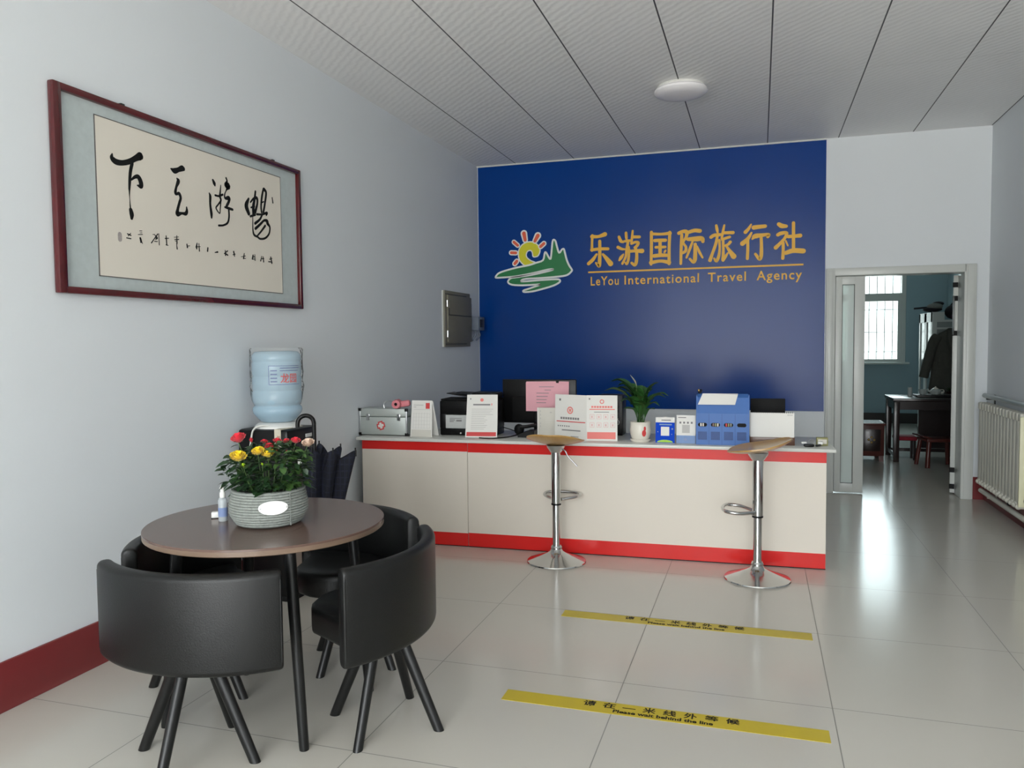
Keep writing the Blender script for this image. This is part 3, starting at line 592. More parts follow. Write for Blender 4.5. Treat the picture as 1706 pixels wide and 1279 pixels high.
MB().bb(0.098, 0.104, -0.06, 0.06, 0.03, 0.11, 0.002).build('window', M['dark_screen'], mt)
b = MB().tube(catmull([(0.04, -0.04, 0.01), (0.05, -0.05, -0.04), (0.03, -0.07, -0.085), (0.03, -0.09, -0.10)], 5), 0.012, 8).tube(catmull([(0.04, 0.04, 0.01), (0.06, 0.05, -0.05), (0.03, 0.02, -0.10)], 5), 0.009, 8)
b.build('cable', M['grey_plastic'], mt)

# ---------------------------------------------------------------- radiator and pipes on the right wall
rd = thing('radiator', 'cream column radiator on the right wall beside the doorway', 'radiator', (XR - 0.004, 7.0, 0))
for k in range(14):
    y = 0.54 - k * 0.0835
    b = MB().bb(-0.085, -0.03, y - 0.036, y + 0.036, 0.20, 0.83, 0.012).bb(-0.095, -0.02, y - 0.030, y + 0.030, 0.80, 0.862, 0.012).bb(-0.09, -0.025, y - 0.026, y + 0.026, 0.17, 0.215, 0.010)
    b.ball((-0.085, y, 0.185), 0.022, u=10, v=8)
    b.build('section', M['radiator'], rd)
MB().bb(-0.10, -0.012, -0.60, -0.582, 0.19, 0.84, 0.006).build('end_panel', M['radiator_end'], rd)
for z in (0.235, 0.79): MB().tube([(-0.055, 0.57, z), (-0.055, -0.60, z)], 0.016, 10).build('header_pipe', M['radiator'], rd)
for y in (0.45, -0.45): MB().bb(-0.06, 0.0, y - .012, y + .012, 0.70, 0.73).build('wall_bracket', M['radiator'], rd)
MB().tube(catmull([(-0.055, -0.30, 0.17), (-0.055, -0.30, 0.16), (-0.055, -0.30, 0.15)], 3), 0.012, 8).ball((-0.075, -0.30, 0.16), 0.018, u=10, v=8).build('valve', M['black_plastic'], rd)
hp = thing('heating_pipe', 'silver heating pipe running along the right wall above the radiator', 'pipe', (XR, 6.0, 0.9), 0, None)
MB().tube([(-0.06, 1.52, 0.02), (-0.06, -3.0, 0.02)], 0.021, 12).build('pipe', M['pipe'], hp)
for y in (1.45, -0.2, -1.9): MB().bb(-0.065, 0.0, y - .012, y + .012, -0.012, 0.004).bb(-.004, 0, y - .02, y + .02, -.05, .03).build('bracket', M['black_metal'], hp)
hp2 = thing('heating_pipe', 'white heating pipe running low along the right wall under the radiator', 'pipe', (XR, 6.0, 0.1))
MB().tube([(-0.075, 1.52, 0.012), (-0.075, -3.0, 0.012)], 0.02, 12).build('pipe', M['radiator'], hp2)
for y in (1.3, 0.3, -0.9, -1.9): MB().bb(-0.08, 0.0, y - .012, y + .012, -0.018, -0.006).bb(-.018, -.01, y - .02, y + .02, -.05, .03).build('bracket', M['radiator'], hp2)

# ---------------------------------------------------------------- reception counter
CS = math.atan(0.0296)
def yc(x): return 5.078 + 0.0296 * x
def counter_unit(x0, x1, label, dz):
    t = thing('counter_unit', label, 'counter', (x0, yc(x0), 0), CS, 'white and red reception counter units')
    L = (x1 - x0) / math.cos(CS)
    MB().bb(0.0, L, 0.0, 0.56, 0, 0.7227).build('carcass', M['counter_white'], t)
    MB().bb(0.001, L - 0.001, -0.006, 0.004, 0.098 - dz, 0.656 + dz).build('front_panel', M['counter_white'], t)
    MB().bb(0.001, L - 0.001, -0.0065, 0.004, 0.656 + dz, 0.7227).build('red_band', M['counter_red'], t)
    MB().bb(0.001, L - 0.001, -0.0065, 0.004, 0.006, 0.098 - dz).build('red_band', M['counter_red'], t)
    MB().bb(0, L, -0.004, 0.003, 0.0, 0.006).build('plinth', M['black_matte'], t)
    return t
counter_unit(-2.698, -1.9065, 'shorter left unit of the white and red reception counter, beside the left wall', 0.004)
counter_unit(-1.9045, 0.393, 'long right unit of the white and red reception counter, behind the two bar stools', 0.0)
wt = MB().bb(0, 3.18, -0.028, 0.60, 0, 0.020, 0.0015).build('worktop', M['counter_top'])
wt.location = (-2.735, yc(-2.735) + 0.0, 0.7227); wt.rotation_euler = (0, 0, CS)
tag(wt, 'long thin pale grey worktop lying on the white and red reception counter', 'worktop')
CT = 0.7427

# ---------------------------------------------------------------- bar stools
def bar_stool(label, loc, rz):
    t = thing('bar_stool', label, 'bar stool', loc, rz, 'wooden seat chrome bar stools at the counter')
    MB().lathe([(0.001, 0.004), (0.186, 0.0), (0.19, 0.004), (0.187, 0.010), (0.15, 0.022), (0.10, 0.040), (0.06, 0.058), (0.042, 0.07), (0.034, 0.085), (0.001, 0.085)], 56).build('base', M['chrome'], t)
    MB().lathe([(0.001, 0.08), (0.034, 0.08), (0.036, 0.095), (0.03, 0.105), (0.001, 0.105)], 28).build('collar', M['chrome'], t)
    MB().lathe([(0.001, 0.09), (0.0245, 0.09), (0.0245, 0.39), (0.001, 0.39)], 28).build('column', M['chrome'], t)
    MB().lathe([(0.001, 0.375), (0.030, 0.375), (0.0305, 0.38), (0.0305, 0.715), (0.001, 0.715)], 28).build('column_sleeve', M['chrome'], t)
    MB().lathe([(0.001, 0.368), (0.0315, 0.368), (0.0315, 0.378), (0.001, 0.378)], 28).build('gasket', M['black_matte'], t)
    MB().lathe([(0.001, 0.705), (0.034, 0.705), (0.055, 0.735), (0.06, 0.75), (0.001, 0.75)], 28).build('seat_mount', M['steel'], t)
    pts = catmull([(-0.02, 0.028, 0.400), (-0.10, 0.11, 0.408), (-0.175, 0.10, 0.414), (-0.198, 0.0, 0.416), (-0.175, -0.10, 0.414), (-0.10, -0.11, 0.408), (-0.02, -0.028, 0.400)], 8)
    MB().tube(pts, 0.0105, 10).build('footrest', M['chrome'], t)
    MB().tube(catmull([(0.02, 0.03, 0.735), (0.03, 0.07, 0.72), (0.03, 0.09, 0.685), (0.03, 0.15, 0.625)], 6), 0.0045, 8).build('lever', M['lever_steel'], t)
    nu, nv = 24, 14; top, bot = [], []
    for i in range(nu + 1):
        u = -1 + 2 * i / nu
        hw = 0.176 * max(0.0, 1 - abs(u) ** 2.6) ** 0.62 + 0.004
        for j in range(nv + 1):
            v = -1 + 2 * j / nv
            z = 0.787 + 0.025 * u + 0.010 * u * abs(u) + 0.013 * max(u, 0) ** 2 - 0.02 * (1 - u * u) + 0.026 * (v * v) * (hw / 0.18)
            p = Vector((0.008 + 0.182 * u, hw * v, z)); top.append(p)
            bot.append(p - Vector((0, 0, 0.006 + 0.010 * (1 - u * u) * (1 - v * v * 0.6))))
    W = nv + 1; n = len(top); fs = []
    for i in range(nu):
        for j in range(nv):
            a = i * W + j; fs.append((a, a + W, a + W + 1, a + 1)); fs.append((n + a, n + a + 1, n + a + W + 1, n + a + W))
    rim = [j for j in range(W)] + [i * W + nv for i in range(1, nu + 1)] + [nu * W + j for j in range(nv - 1, -1, -1)] + [i * W for i in range(nu - 1, 0, -1)]
    for k in range(len(rim)):
        a, c_ = rim[k], rim[(k+1) % len(rim)]; fs.append((a, c_, n + c_, n + a))
    MB().geom(top + bot, fs).build('seat', M['stool_wood'], t, angle=60)
    return t
bar_stool('chrome bar stool with honey wood seat in front of the white folded brochure', (-1.232, 4.825, 0), -math.pi / 2 - 0.05)
bar_stool('chrome bar stool with tilted wood seat in front of the blank white calendar', (-0.004, 4.778, 0), 0.02)

# ---------------------------------------------------------------- dining table and four tucked chairs
TC = Vector((-1.79, 2.555, 0)); TZ = 0.735
tb = thing('dining_table', 'round dark walnut dining table with pale edge on thin black legs', 'table', TC)
top = MB().lathe([(0.001, TZ - 0.001), (0.4350, TZ - 0.001), (0.4385, TZ - 0.003), (0.4385, TZ - 0.004), (0.001, TZ - 0.004)], 96).lathe([(0.001, TZ - 0.004), (0.4385, TZ - .004), (0.4385, TZ), (0.001, TZ)], 96)
MB().lathe([(0.001, TZ - 0.008), (0.4390, TZ - 0.008), (0.4390, TZ - 0.0015), (0.4375, TZ), (0.001, TZ)], 96).build('tabletop', M['table_wood'], tb)
MB().lathe([(0.001, TZ - 0.027), (0.4350, TZ - 0.027), (0.4385, TZ - 0.024), (0.4385, TZ - 0.008), (0.001, TZ - 0.008)], 96).build('edge_band', M['table_edge'], tb)
for px, py in ((1, -1), (1, 1), (-1, -1), (-1, 1)):
    p0 = Vector((0.292 * px, 0.24 * py, 0)); p1 = Vector((0.235 * px, 0.215 * py, TZ - 0.027))
    rings = []
    for tt, r in ((0, .0165), (0.02, .0175), (1, .0215)):
        q = p0.lerp(p1, tt); rings.append([q + Vector((r * math.cos(2*math.pi*k/16), r * math.sin(2*math.pi*k/16), 0)) for k in range(16)])
    lg_ = MB().loft(rings).build('leg', M['black_metal'], tb)
    MB().lathe([(0.001, TZ - 0.032), (0.05, TZ - 0.032), (0.05, TZ - 0.027), (0.001, TZ - 0.027)], 20, (p1.x, p1.y, 0)).build('leg_plate', M['black_metal'], tb)

def dining_chair(label):
    t = thing('dining_chair', label, 'chair', (0, 0, 0), 0, 'black chairs tucked under the round table')
    RC = Vector((0, 0.38, 0))
    # back shell: rounded section swept on an arc
    r0, r1, z0, z1, c = 0.488, 0.542, 0.337, 0.671, 0.022
    sec = []
    for cx, cz, a0 in ((r1 - c, z1 - c, 0), (r0 + c, z1 - c, 90), (r0 + c, z0 + c, 180), (r1 - c, z0 + c, 270)):
        for k in range(6):
            a = math.radians(a0 + k * 18); sec.append((cx + c * math.cos(a), cz + c * math.sin(a)))
    rc, zc = (r0 + r1) / 2, (z0 + z1) / 2
    rings = []; A = 40.0
    angs = [(-A, 0.0)] + [(-A + 1.2 * (1 - math.cos(math.radians(x))), math.sin(math.radians(x))) for x in (30, 60)] 
    full = [-A + 1.6 + i * (2 * A - 3.2) / 36 for i in range(37)]
    seq = [(-A, 0.80), (-A + 0.25, 0.90), (-A + 0.8, 0.97)] + [(x, 1.0) for x in full] + [(A - 0.8, 0.97), (A - 0.25, 0.90), (A, 0.80)]
    for ang, s in seq:
        a = math.radians(-90 + ang)
        zs = 1 - (1 - s) * 0.18
        rings.append([RC + Vector(((rc + (r - rc) * s) * math.cos(a), (rc + (r - rc) * s) * math.sin(a), zc + (z - zc) * zs)) for r, z in sec])
    bk = MB().loft(rings).build('backrest', M['leather'], t, angle=70)
    for sg in (-1, 1):
        a = math.radians(-90 + sg * (A - 0.7)); dirv = Vector((math.cos(a), math.sin(a), 0))
        pts = [RC + dirv * (r1 - 0.004) + Vector((0, 0, z)) for z in [z0 + .03 + i * (z1 - z0 - .06) / 10 for i in range(11)]]
        MB().tube(pts, 0.0042, 6).build('piping', M['leather'], bk)
    # wedge seat
    out = []
    for k in range(17):
        a = math.radians(-90 - 37 + 74 * k / 16); out.append((RC.x + 0.487 * math.cos(a), RC.y + 0.487 * math.sin(a)))
    out += [(0.225, 0.05), (0.13, 0.225)] + [(0.11 * math.cos(math.radians(x)), 0.225 + 0.05 * math.sin(math.radians(x))) for x in (45, 90, 135)] + [(-0.13, 0.225), (-0.225, 0.05)]
    rings = []
    for z, s in ((0.355, 0.93), (0.36, 0.965), (0.37, 0.985), (0.43, 0.985), (0.448, 0.965), (0.456, 0.92), (0.458, 0.6)):
        rings.append([Vector((x * s, (y - 0.05) * s + 0.05, z)) for x, y in out])
    MB().loft(rings).build('seat', M['leather'], t, angle=50)
    MB().lathe([(0.001, 0.333), (0.085, 0.333), (0.10, 0.345), (0.10, 0.357), (0.001, 0.357)], 28).build('seat_plate', M['black_metal'], t)
    for k in range(4):
        d = Vector((math.cos(k * math.pi / 2), math.sin(k * math.pi / 2), 0)); s_ = Vector((-d.y, d.x, 0)); rings = []
        for tt, rl, rs in ((0.0, .0175, .0165), (0.05, .018, .0165), (1.0, .021, .0195)):
            q = d * (0.213 * (1 - tt) + 0.062 * tt) + Vector((0, 0, 0.345 * tt))
            rings.append([q + d * (rl * 1.15 * math.cos(2*math.pi*m/16)) + s_ * (rs * math.sin(2*math.pi*m/16)) for m in range(16)])
        MB().loft(rings).build('leg', M['black_metal'], t)
    return t
ch = dining_chair('black faux leather chair nearest the camera, its curved back turned to us')
spots = [((-1.826, 2.178), 5.5, None),
         ((-1.316, 2.575), 90.0, 'black faux leather chair at the right end of the round table, facing the left wall'),
         ((-1.712, 3.065), 166.0, 'black faux leather chair on the far side of the round table, nearest the counter'),
         ((-2.165, 2.588), 272.0, 'black faux leather chair between the round table and the left wall')]
for i, ((x, y), a, lab) in enumerate(spots):
    o = ch if i == 0 else copy_tree(ch)
    o.location = (x, y, 0); o.rotation_euler = (0, 0, math.radians(a))
    if lab: o['label'] = lab

# ---------------------------------------------------------------- rose basket and small bottles on the table
random.seed(7)
PB = Vector((-1.757, 2.518, TZ))
pl_ = thing('potted_roses', 'grey rope basket of red and yellow miniature roses on the round table', 'potted plant', PB)
prof = [(0.001, 0.0), (0.085, 0.0), (0.112, 0.004)]
for k in range(13):
    zc = 0.012 + k * 0.0098; R = 0.112 + 0.030 * min(1, (k + 0.6) / 4.2) ** 0.7 - 0.0018 * max(0, k - 7)
    for a in (-60, -30, 0, 30, 60): prof.append((R - 0.0045 + 0.0062 * math.cos(math.radians(a)), zc + 0.0049 * math.sin(math.radians(a))))
    prof.append((R - 0.0062, zc + 0.0049))
ztop = prof[-1][1]
prof += [(prof[-1][0] - 0.008, ztop + 0.002), (prof[-1][0] - 0.014, ztop - 0.01), (0.10, 0.105), (0.001, 0.105)]
MB().lathe(prof, 64).build('basket', M['rope'], pl_, angle=80)
MB().lathe([(0.001, 0.104), (0.118, 0.104), (0.118, 0.112), (0.001, 0.116)], 40).build('soil', M['soil'], pl_)
b = MB()
az = math.radians(-24)
for k in range(26):
    z = 0.014 + k * 0.0046; b.ball((0.1445 * math.cos(az), 0.1445 * math.sin(az), z), 0.0036, (0.7, 1, 0.7), 6, 5)
b.build('seam_stitch', M['rope'], pl_)
# oval name plate on the front of the basket
ang = math.radians(-49.0); nrm = Vector((math.cos(ang), math.sin(ang), 0)); tan = Vector((-nrm.y, nrm.x, 0))
b = MB(); ring0, ring1 = [], []
def plate_pt(a, s, d):
    u = 0.052 * s * math.cos(a); w = 0.0255 * s * math.sin(a); th = u / 0.143
    q = Vector((math.cos(ang + th), math.sin(ang + th), 0)) * (0.1435 + d); return q + Vector((0, 0, 0.083 + w))
rings = [[plate_pt(2*math.pi*k/40, s, d) for k in range(40)] for s, d in ((1, 0.0), (1, 0.003), (0.97, 0.0042), (0.6, 0.0044), (0.02, 0.0044))]
plt = b.loft(rings).build('name_plate', M['white_enamel'], pl_)
for s in (-1, 1): MB().ball(plate_pt(0 if s > 0 else math.pi, 0.86, 0.0045), 0.0035, u=8, v=6).build('rivet', M['steel'], plt)
# foliage
def leaf_verts(base, d, up, L, W, fold=0.25, droop=0.3):
    d = d.normalized(); s = d.cross(up)
    if s.length < 1e-3: s = Vector((1, 0, 0))
    s.normalize(); u = s.cross(d); vs = []
    prof_ = ((0, .08), (.2, .62), (.45, 1), (.75, .7), (1.0, .03))
    for t, w in prof_:
        c_ = base + d * (L * t) - Vector((0, 0, 1)) * (droop * L * t * t)
        vs += [c_ - s * (W * w / 2) + u * (fold * W * w / 2), c_, c_ + s * (W * w / 2) + u * (fold * W * w / 2)]
    fs = []
    for i in range(4):
        a = i * 3; fs += [(a, a+1, a+4, a+3), (a+1, a+2, a+5, a+4)]
    return vs, fs
VR, VF = Vector((0.819, 0.573, 0)), Vector((-0.573, 0.819, 0))
b1, b2, bs = MB(), MB(), MB()
n1 = 0
while n1 < 680:
    th = random.uniform(0, 2*math.pi); q = math.sqrt(random.random()); h = random.random()
    lim = 0.128 + 0.03 * math.sin(h * 3.0)
    p = VR * (math.cos(th) * q * lim) + VF * (math.sin(th) * q * lim)
    z = 0.125 + h * (0.178 - 0.045 * q * q) + (0.012 if p.dot(VR) > 0 else 0)
    base = Vector((p.x, p.y, z))
    out = Vector((p.x, p.y, 0)).normalized() if q > .05 else Vector((1, 0, 0))
    d = (out * random.uniform(0.2, 1.0) + Vector((random.uniform(-1, 1), random.uniform(-1, 1), random.uniform(-0.35, 0.7)))).normalized()
    L = random.uniform(0.024, 0.046)
    vs, fs = leaf_verts(base, d, Vector((random.uniform(-.4, .4), random.uniform(-.4, .4), 1)), L, L * random.uniform(.5, .68))
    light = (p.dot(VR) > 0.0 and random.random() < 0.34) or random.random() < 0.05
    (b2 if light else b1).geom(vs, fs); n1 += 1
for (dx, dz, L) in ((-0.155, 0.238, 0.05), (-0.130, 0.212, 0.045), (-0.13, 0.15, 0.04), (-0.125, 0.175, 0.042), (-0.12, 0.125, 0.045)):
    base = VR * (dx + 0.02) + Vector((0, 0, dz)); vs, fs = leaf_verts(base, -VR * 1.0 + Vector((0, 0, -0.1)), Vector((0.2, -0.5, 1)), L, L * 0.5); b1.geom(vs, fs)
    bs.tube([VR * (dx * .5) + Vector((0, 0, dz - .03)), base], 0.0014, 5)
for k in range(14):
    base = VR * 0.125 + VF * random.uniform(-.06, .03) + Vector((0, 0, random.uniform(.14, .25)))
    vs, fs = leaf_verts(base, VR + Vector((0, 0, random.uniform(-.5, .3))), Vector((0, 0, 1)), 0.05, 0.016); (b1 if k % 3 else b2).geom(vs, fs)
FL = [('red', -0.062, -0.082, 0.331, 0.0262), ('redbud', -0.061, -0.006, 0.314, 0.0112), ('red', -0.04, 0.045, 0.302, 0.0126), ('red', 0.007, 0.005, 0.291, 0.0157),
      ('red', 0.005, 0.064, 0.304, 0.0157), ('palebud', -0.013, 0.101, 0.313, 0.0087), ('red', 0.026, 0.09, 0.301, 0.0122), ('red', 0.072, 0.085, 0.305, 0.0174),
      ('pale', 0.126, 0.083, 0.298, 0.0227), ('yellow', -0.021, -0.139, 0.273, 0.0279), ('yellow', 0.022, -0.083, 0.285, 0.0216), ('yellow', 0.051, -0.062, 0.275, 0.0227),
      ('greenbud', 0.004, -0.145, 0.241, 0.0105), ('greenbud', 0.056, -0.107, 0.241, 0.007), ('redbud', 0.063, -0.03, 0.279, 0.007), ('redbud', 0.088, 0.0, 0.273, 0.0056)]
PB_OFF = Vector((-1.76, 2.515, 0)) - Vector((PB.x, PB.y, 0))
def bloom(c, r, material, name, label, bud):
    b = MB(); ax = (Vector((random.uniform(-.25, .25), random.uniform(-.55, -.1), 1))).normalized()
    X = ax.orthogonal().normalized(); Y = ax.cross(X)
    layers = 3 if bud else 6
    for l in range(layers):
        f = (l + 1) / layers; n = 3 if l == 0 else 5
        for k in range(n):
            a0 = 2*math.pi*k/n + l * 0.7 + random.uniform(-.1, .1); wid = (1.25 if l == 0 else 0.80) * (2*math.pi/n) / 2 * 1.15
            vs = []; nu, nv = 6, 5
            spread = (0.25 + 0.75 * f) * (0.6 if bud else 1)
            for j in range(nv + 1):
                v = j / nv
                rad = r * spread * (0.22 + 0.78 * v ** 0.75) 
                hgt = r * (-0.62 + v * (1.22 - 0.42 * f) - 0.10 * f * v ** 4) * (1.35 if bud else 1)
                for i in range(nu + 1):
                    s = -1 + 2 * i / nu
                    aa = a0 + s * wid * (0.55 + 0.45 * math.sin(v * math.pi * .8)); rr = rad * (1 - 0.05 * s * s) * (1 + 0.05 * v * math.sin(3 * i + k))
                    vs.append(c + (X * math.cos(aa) + Y * math.sin(aa)) * rr + ax * (hgt - r * 0.16 * s * s * v))
            fs = [(j*(nu+1)+i, j*(nu+1)+i+1, (j+1)*(nu+1)+i+1, (j+1)*(nu+1)+i) for j in range(nv) for i in range(nu)]
            b.geom(vs, fs)
    b.ball(c - ax * r * 0.1, r * 0.35, u=8, v=6)
    return b.build(name, material, pl_, label=label, angle=60)
for kind, x, y, z, r in FL:
    c = Vector((x, y, z)) + PB_OFF
    bud = kind.endswith('bud'); k = kind.replace('bud', '')
    m = {'red': M['rose_red'], 'yellow': M['rose_yellow'], 'pale': M['rose_pale'], 'green': M['rose_green']}[k]
    word = {'red': 'red', 'yellow': 'yellow', 'pale': 'pale peach', 'green': 'lime green'}[k]
    bloom(c, r * (1.15 if not bud else 1.15), m, 'rose_bud' if bud else 'rose_bloom', word + (' rose bud' if bud else ' rose bloom'), bud)
    bs.tube(catmull([c - Vector((0, 0, r * .5)), c * 0.8 + Vector((0, 0, -0.02)), Vector((c.x * .5, c.y * .5, 0.11))], 4), 0.0018, 6)
    for q in range(7 if r < 0.02 else 4):
        a = random.uniform(0, 6.28); zz = random.uniform(0.012, 0.05); vs, fs = leaf_verts(c - Vector((0, 0, r * .5 + zz)), Vector((math.cos(a), math.sin(a), random.uniform(-.2, .5))), Vector((0, 0, 1)), random.uniform(.026, .042), random.uniform(.015, .022)); (b2 if random.random() < .3 else b1).geom(vs, fs)
    for q in range(4):
        a = q * 1.57; vs, fs = leaf_verts(c - Vector((0, 0, r * .55)), Vector((math.cos(a), math.sin(a), 0.25)), Vector((0, 0, 1)), r * .9, r * .4); b2.geom(vs, fs)
b1.build('foliage', M['leaf'], pl_, recalc=False)
b2.build('foliage', M['leaf_light'], pl_, recalc=False, label='lighter green leaves')
bs.build('stems', M['stem'], pl_)

sb = thing('spray_bottle', 'small clear spray bottle with white nozzle on the round table', 'bottle', (-1.949, 2.500, TZ))
MB().lathe([(0.001, 0), (0.016, 0), (0.0172, 0.004), (0.0172, 0.078), (0.014, 0.086), (0.0095, 0.09), (0.0095, 0.094), (0.001, 0.094)], 24).build('bottle', M['clear_plastic'], sb)
MB().lathe([(0.001, 0.003), (0.0150, 0.003), (0.0150, 0.06), (0.001, 0.06)], 20).build('liquid', M['clear_plastic'], sb)
MB().lathe([(0.0177, 0.018), (0.0177, 0.052)], 24).build('label', M['label_blue'], sb)
MB().lathe([(0.001, 0.09), (0.0105, 0.09), (0.0105, 0.108), (0.0075, 0.112), (0.0075, 0.120), (0.006, 0.135), (0.001, 0.135)], 20).bb(-0.004, 0.004, -0.013, 0.0, 0.122, 0.130, 0.002).build('nozzle', M['white_plastic'], sb)
wb = thing('pill_box', 'small white box lying beside the spray bottle, towards the left wall', 'box', (-2.006, 2.532, TZ), 0.6)
MB().bb(-0.017, 0.017, -0.012, 0.012, 0, 0.025, 0.004).build('box', M['white_plastic'], wb)
MB().bb(-0.0175, 0.0175, -0.0125, 0.0125, 0.001, 0.004, 0.001).build('dark_base', M['dark_screen'], wb)
wj = thing('small_bottle', 'small white bottle with dark base between the spray bottle and the rope basket', 'bottle', (-1.938, 2.575, TZ))
MB().lathe([(0.001, 0.008), (0.0125, 0.008), (0.0125, 0.04), (0.008, 0.047), (0.001, 0.047)], 20).build('bottle', M['white_plastic'], wj)
MB().lathe([(0.001, 0), (0.013, 0), (0.013, 0.008), (0.001, 0.008)], 20).build('dark_base', M['dark_screen'], wj)

# ---------------------------------------------------------------- water dispenser, its bottle and the umbrella
wd = thing('water_dispenser', 'black water dispenser standing against the left wall behind the table', 'water dispenser', (-2.59, 3.81, 0))
MB().bb(-0.155, 0.163, -0.15, 0.15, 0.02, 0.942, 0.018).build('body', M['black_plastic'], wd)
MB().bb(-0.150, 0.168, -0.152, 0.152, 0.0, 0.03, 0.004).build('base_frame', M['black_matte'], wd)
MB().bb(0.160, 0.170, -0.112, 0.128, 0.06, 0.50, 0.004).build('cabinet_door', mat('beige_door_panel', rgb(176, 162, 150), rough=0.3), wd, label='beige lower door panel')
MB().bb(0.163, 0.169, -0.13, 0.13, 0.56, 0.86, 0.003).build('dispensing_niche', M['dark_screen'], wd)
for y in (-0.05, 0.05): MB().bb(0.165, 0.20, y - .015, y + .015, 0.74, 0.78, 0.005).build('tap', M['white_plastic'], wd)
MB().bb(0.166, 0.172, 0.02, 0.10, 0.885, 0.905, 0.002).build('indicator_panel', M['printer_grey'], wd)
MB().lathe([(0.001, 0.94), (0.125, 0.94), (0.125, 0.952), (0.105, 0.968), (0.06, 0.975), (0.001, 0.975)], 40, (0.005, 0, 0)).build('bottle_collar', M['white_plastic'], wd)
MB().tube(catmull([(0.05, -0.09, 0.955), (-0.01, -0.135, 0.962), (-0.045, -0.158, 0.94), (-0.06, -0.160, 0.88), (-0.075, -0.160, 0.80)], 6), 0.0048, 8).build('power_cord', M['cord_white'], wd)
b = MB().bb(0.085, 0.125, -0.1545, -0.151, 0.82, 0.944).bb(0.085, 0.125, -0.154, 0.06, 0.942, 0.946)
b.build('hanging_strap', mat('cream_webbing', rgb(196, 190, 172), rough=0.8), wd, label='cream strap hanging over the side')
bo = thing('water_bottle', 'large translucent blue water bottle upside down on the black dispenser', 'water bottle', (-2.585, 3.81, 0.972))
MB().lathe([(0.001, 0.0), (0.085, 0.003), (0.10, 0.012), (0.118, 0.035), (0.132, 0.052), (0.136, 0.068), (0.133, 0.084), (0.124, 0.092), (0.122, 0.10), (0.130, 0.108), (0.134, 0.12), (0.134, 0.17), (0.1305, 0.176), (0.1305, 0.182), (0.134, 0.188), (0.134, 0.25),
            (0.1305, 0.256), (0.1305, 0.262), (0.134, 0.268), (0.134, 0.33), (0.1305, 0.336), (0.1305, 0.342), (0.134, 0.348), (0.133, 0.375), (0.120, 0.393), (0.09, 0.398), (0.001, 0.392)], 56).build('bottle', M['water_blue'], bo, angle=60)
def wob(a, z): return 1.035 + 0.028 * math.sin(5 * a + z * 40) * math.sin(z * 23 + a) + 0.018 * math.sin(11 * a - z * 60)
MB().lathe([(0.122, 0.095), (0.133, 0.125), (0.136, 0.16), (0.139, 0.2), (0.136, 0.24), (0.137, 0.28), (0.138, 0.32), (0.139, 0.36), (0.140, 0.405), (0.134, 0.415)], 64, wob=wob).build('plastic_wrap', M['water_wrap'], bo)
a_lab = math.atan2(-0.80, 0.60)
def lab_fn(a, bb_, d):
    th = a_lab + 0.26 + a / 0.1345; return Vector((math.cos(th), math.sin(th), 0)) * (0.1348 + d) + Vector((0, 0, bb_))
b = MB()
def curved_rect(b, a0, a1, z0, z1, d, n=8):
    for i in range(n):
        u0, u1 = a0 + (a1 - a0) * i / n, a0 + (a1 - a0) * (i + 1) / n
        b.geom([lab_fn(u0, z0, d), lab_fn(u1, z0, d), lab_fn(u1, z1, d), lab_fn(u0, z1, d)], [(0, 1, 2, 3)])
curved_rect(b, -0.085, 0.10, 0.315, 0.318, 0.001, 14); curved_rect(b, -0.085, 0.10, 0.213, 0.216, 0.001, 14)
curved_rect(b, -0.085, -0.082, 0.213, 0.318, 0.001, 1); curved_rect(b, -0.025, 0.10, 0.302, 0.307, 0.001, 10); curved_rect(b, -0.025, 0.09, 0.288, 0.292, 0.001)
for z in (0.288, 0.268, 0.247, 0.228): curved_rect(b, -0.075, -0.040, z, z + 0.006, 0.001, 2)
b.build('label_frame', M['print_blue'], bo, flat=True, recalc=False)
b = MB(); add_text(b, '\u9f99\u56ed', 0.055, lab_fn, 0.026, 0.228, 0.0012, weight=0.0009, fit=0.098)
b.build('label_lettering', M['print_red'], bo, flat=True, recalc=False)

um = thing('umbrella', 'navy plaid umbrella with black hooked handle leaning by the water dispenser', 'umbrella', (-2.262, 3.66, 0))
ax0, ax1 = Vector((0.02, 0.0, 0.012)), Vector((0.0, 0.0, 0.94))
MB().tube([ax0 + Vector((0, 0, 0.03)), Vector((0, 0, 0.80))], 0.006, 8).build('shaft', M['steel'], um)
sd = Vector((-0.85, -0.52, 0))
hk = [Vector((0, 0, 0.76)), Vector((0, 0, 0.90)), Vector((0, 0, 0.975))] + [sd * (0.042 - 0.042 * math.cos(math.radians(a))) + Vector((0, 0, 0.985 + 0.042 * math.sin(math.radians(a)))) for a in (0, 30, 60, 90, 120, 150, 180)] + [sd * 0.084 + Vector((0, 0, 0.965))]
MB().tube(catmull(hk, 4), 0.0115, 12).build('handle', M['black_plastic'], um)
rings = []; n = 96
for i in range(19):
    t = i / 18; ring = []
    for k in range(n):
        a = 2*math.pi*k/n
        fold = 0.5 + 0.5 * math.cos(8 * a)
        R = 0.012 + 0.124 * t ** 0.85
        rr = R * (0.60 + 0.40 * fold ** 0.8) * (1 + 0.10 * math.sin(3 * a + 1))
        side = math.cos(a - math.atan2(0.573, 0.819))
        zt = 0.06 + (0.755 + 0.045 * fold - 0.035 * max(0, side)) * t
        push = Vector((0.05, 0.03, 0)) * (t ** 1.5)
        ring.append(Vector((rr * (1.22 if side > 0 else 0.95) * math.cos(a), rr * (1.22 if side > 0 else 0.95) * math.sin(a), zt)) + push + ax0 * (1 - t))
    rings.append(ring)
inner = [Vector((0.02 * math.cos(2*math.pi*k/n), 0.02 * math.sin(2*math.pi*k/n), 0.66)) for k in range(n)]
MB().loft(rings + [inner], caps=True).build('canopy', M['plaid'], um, angle=75)
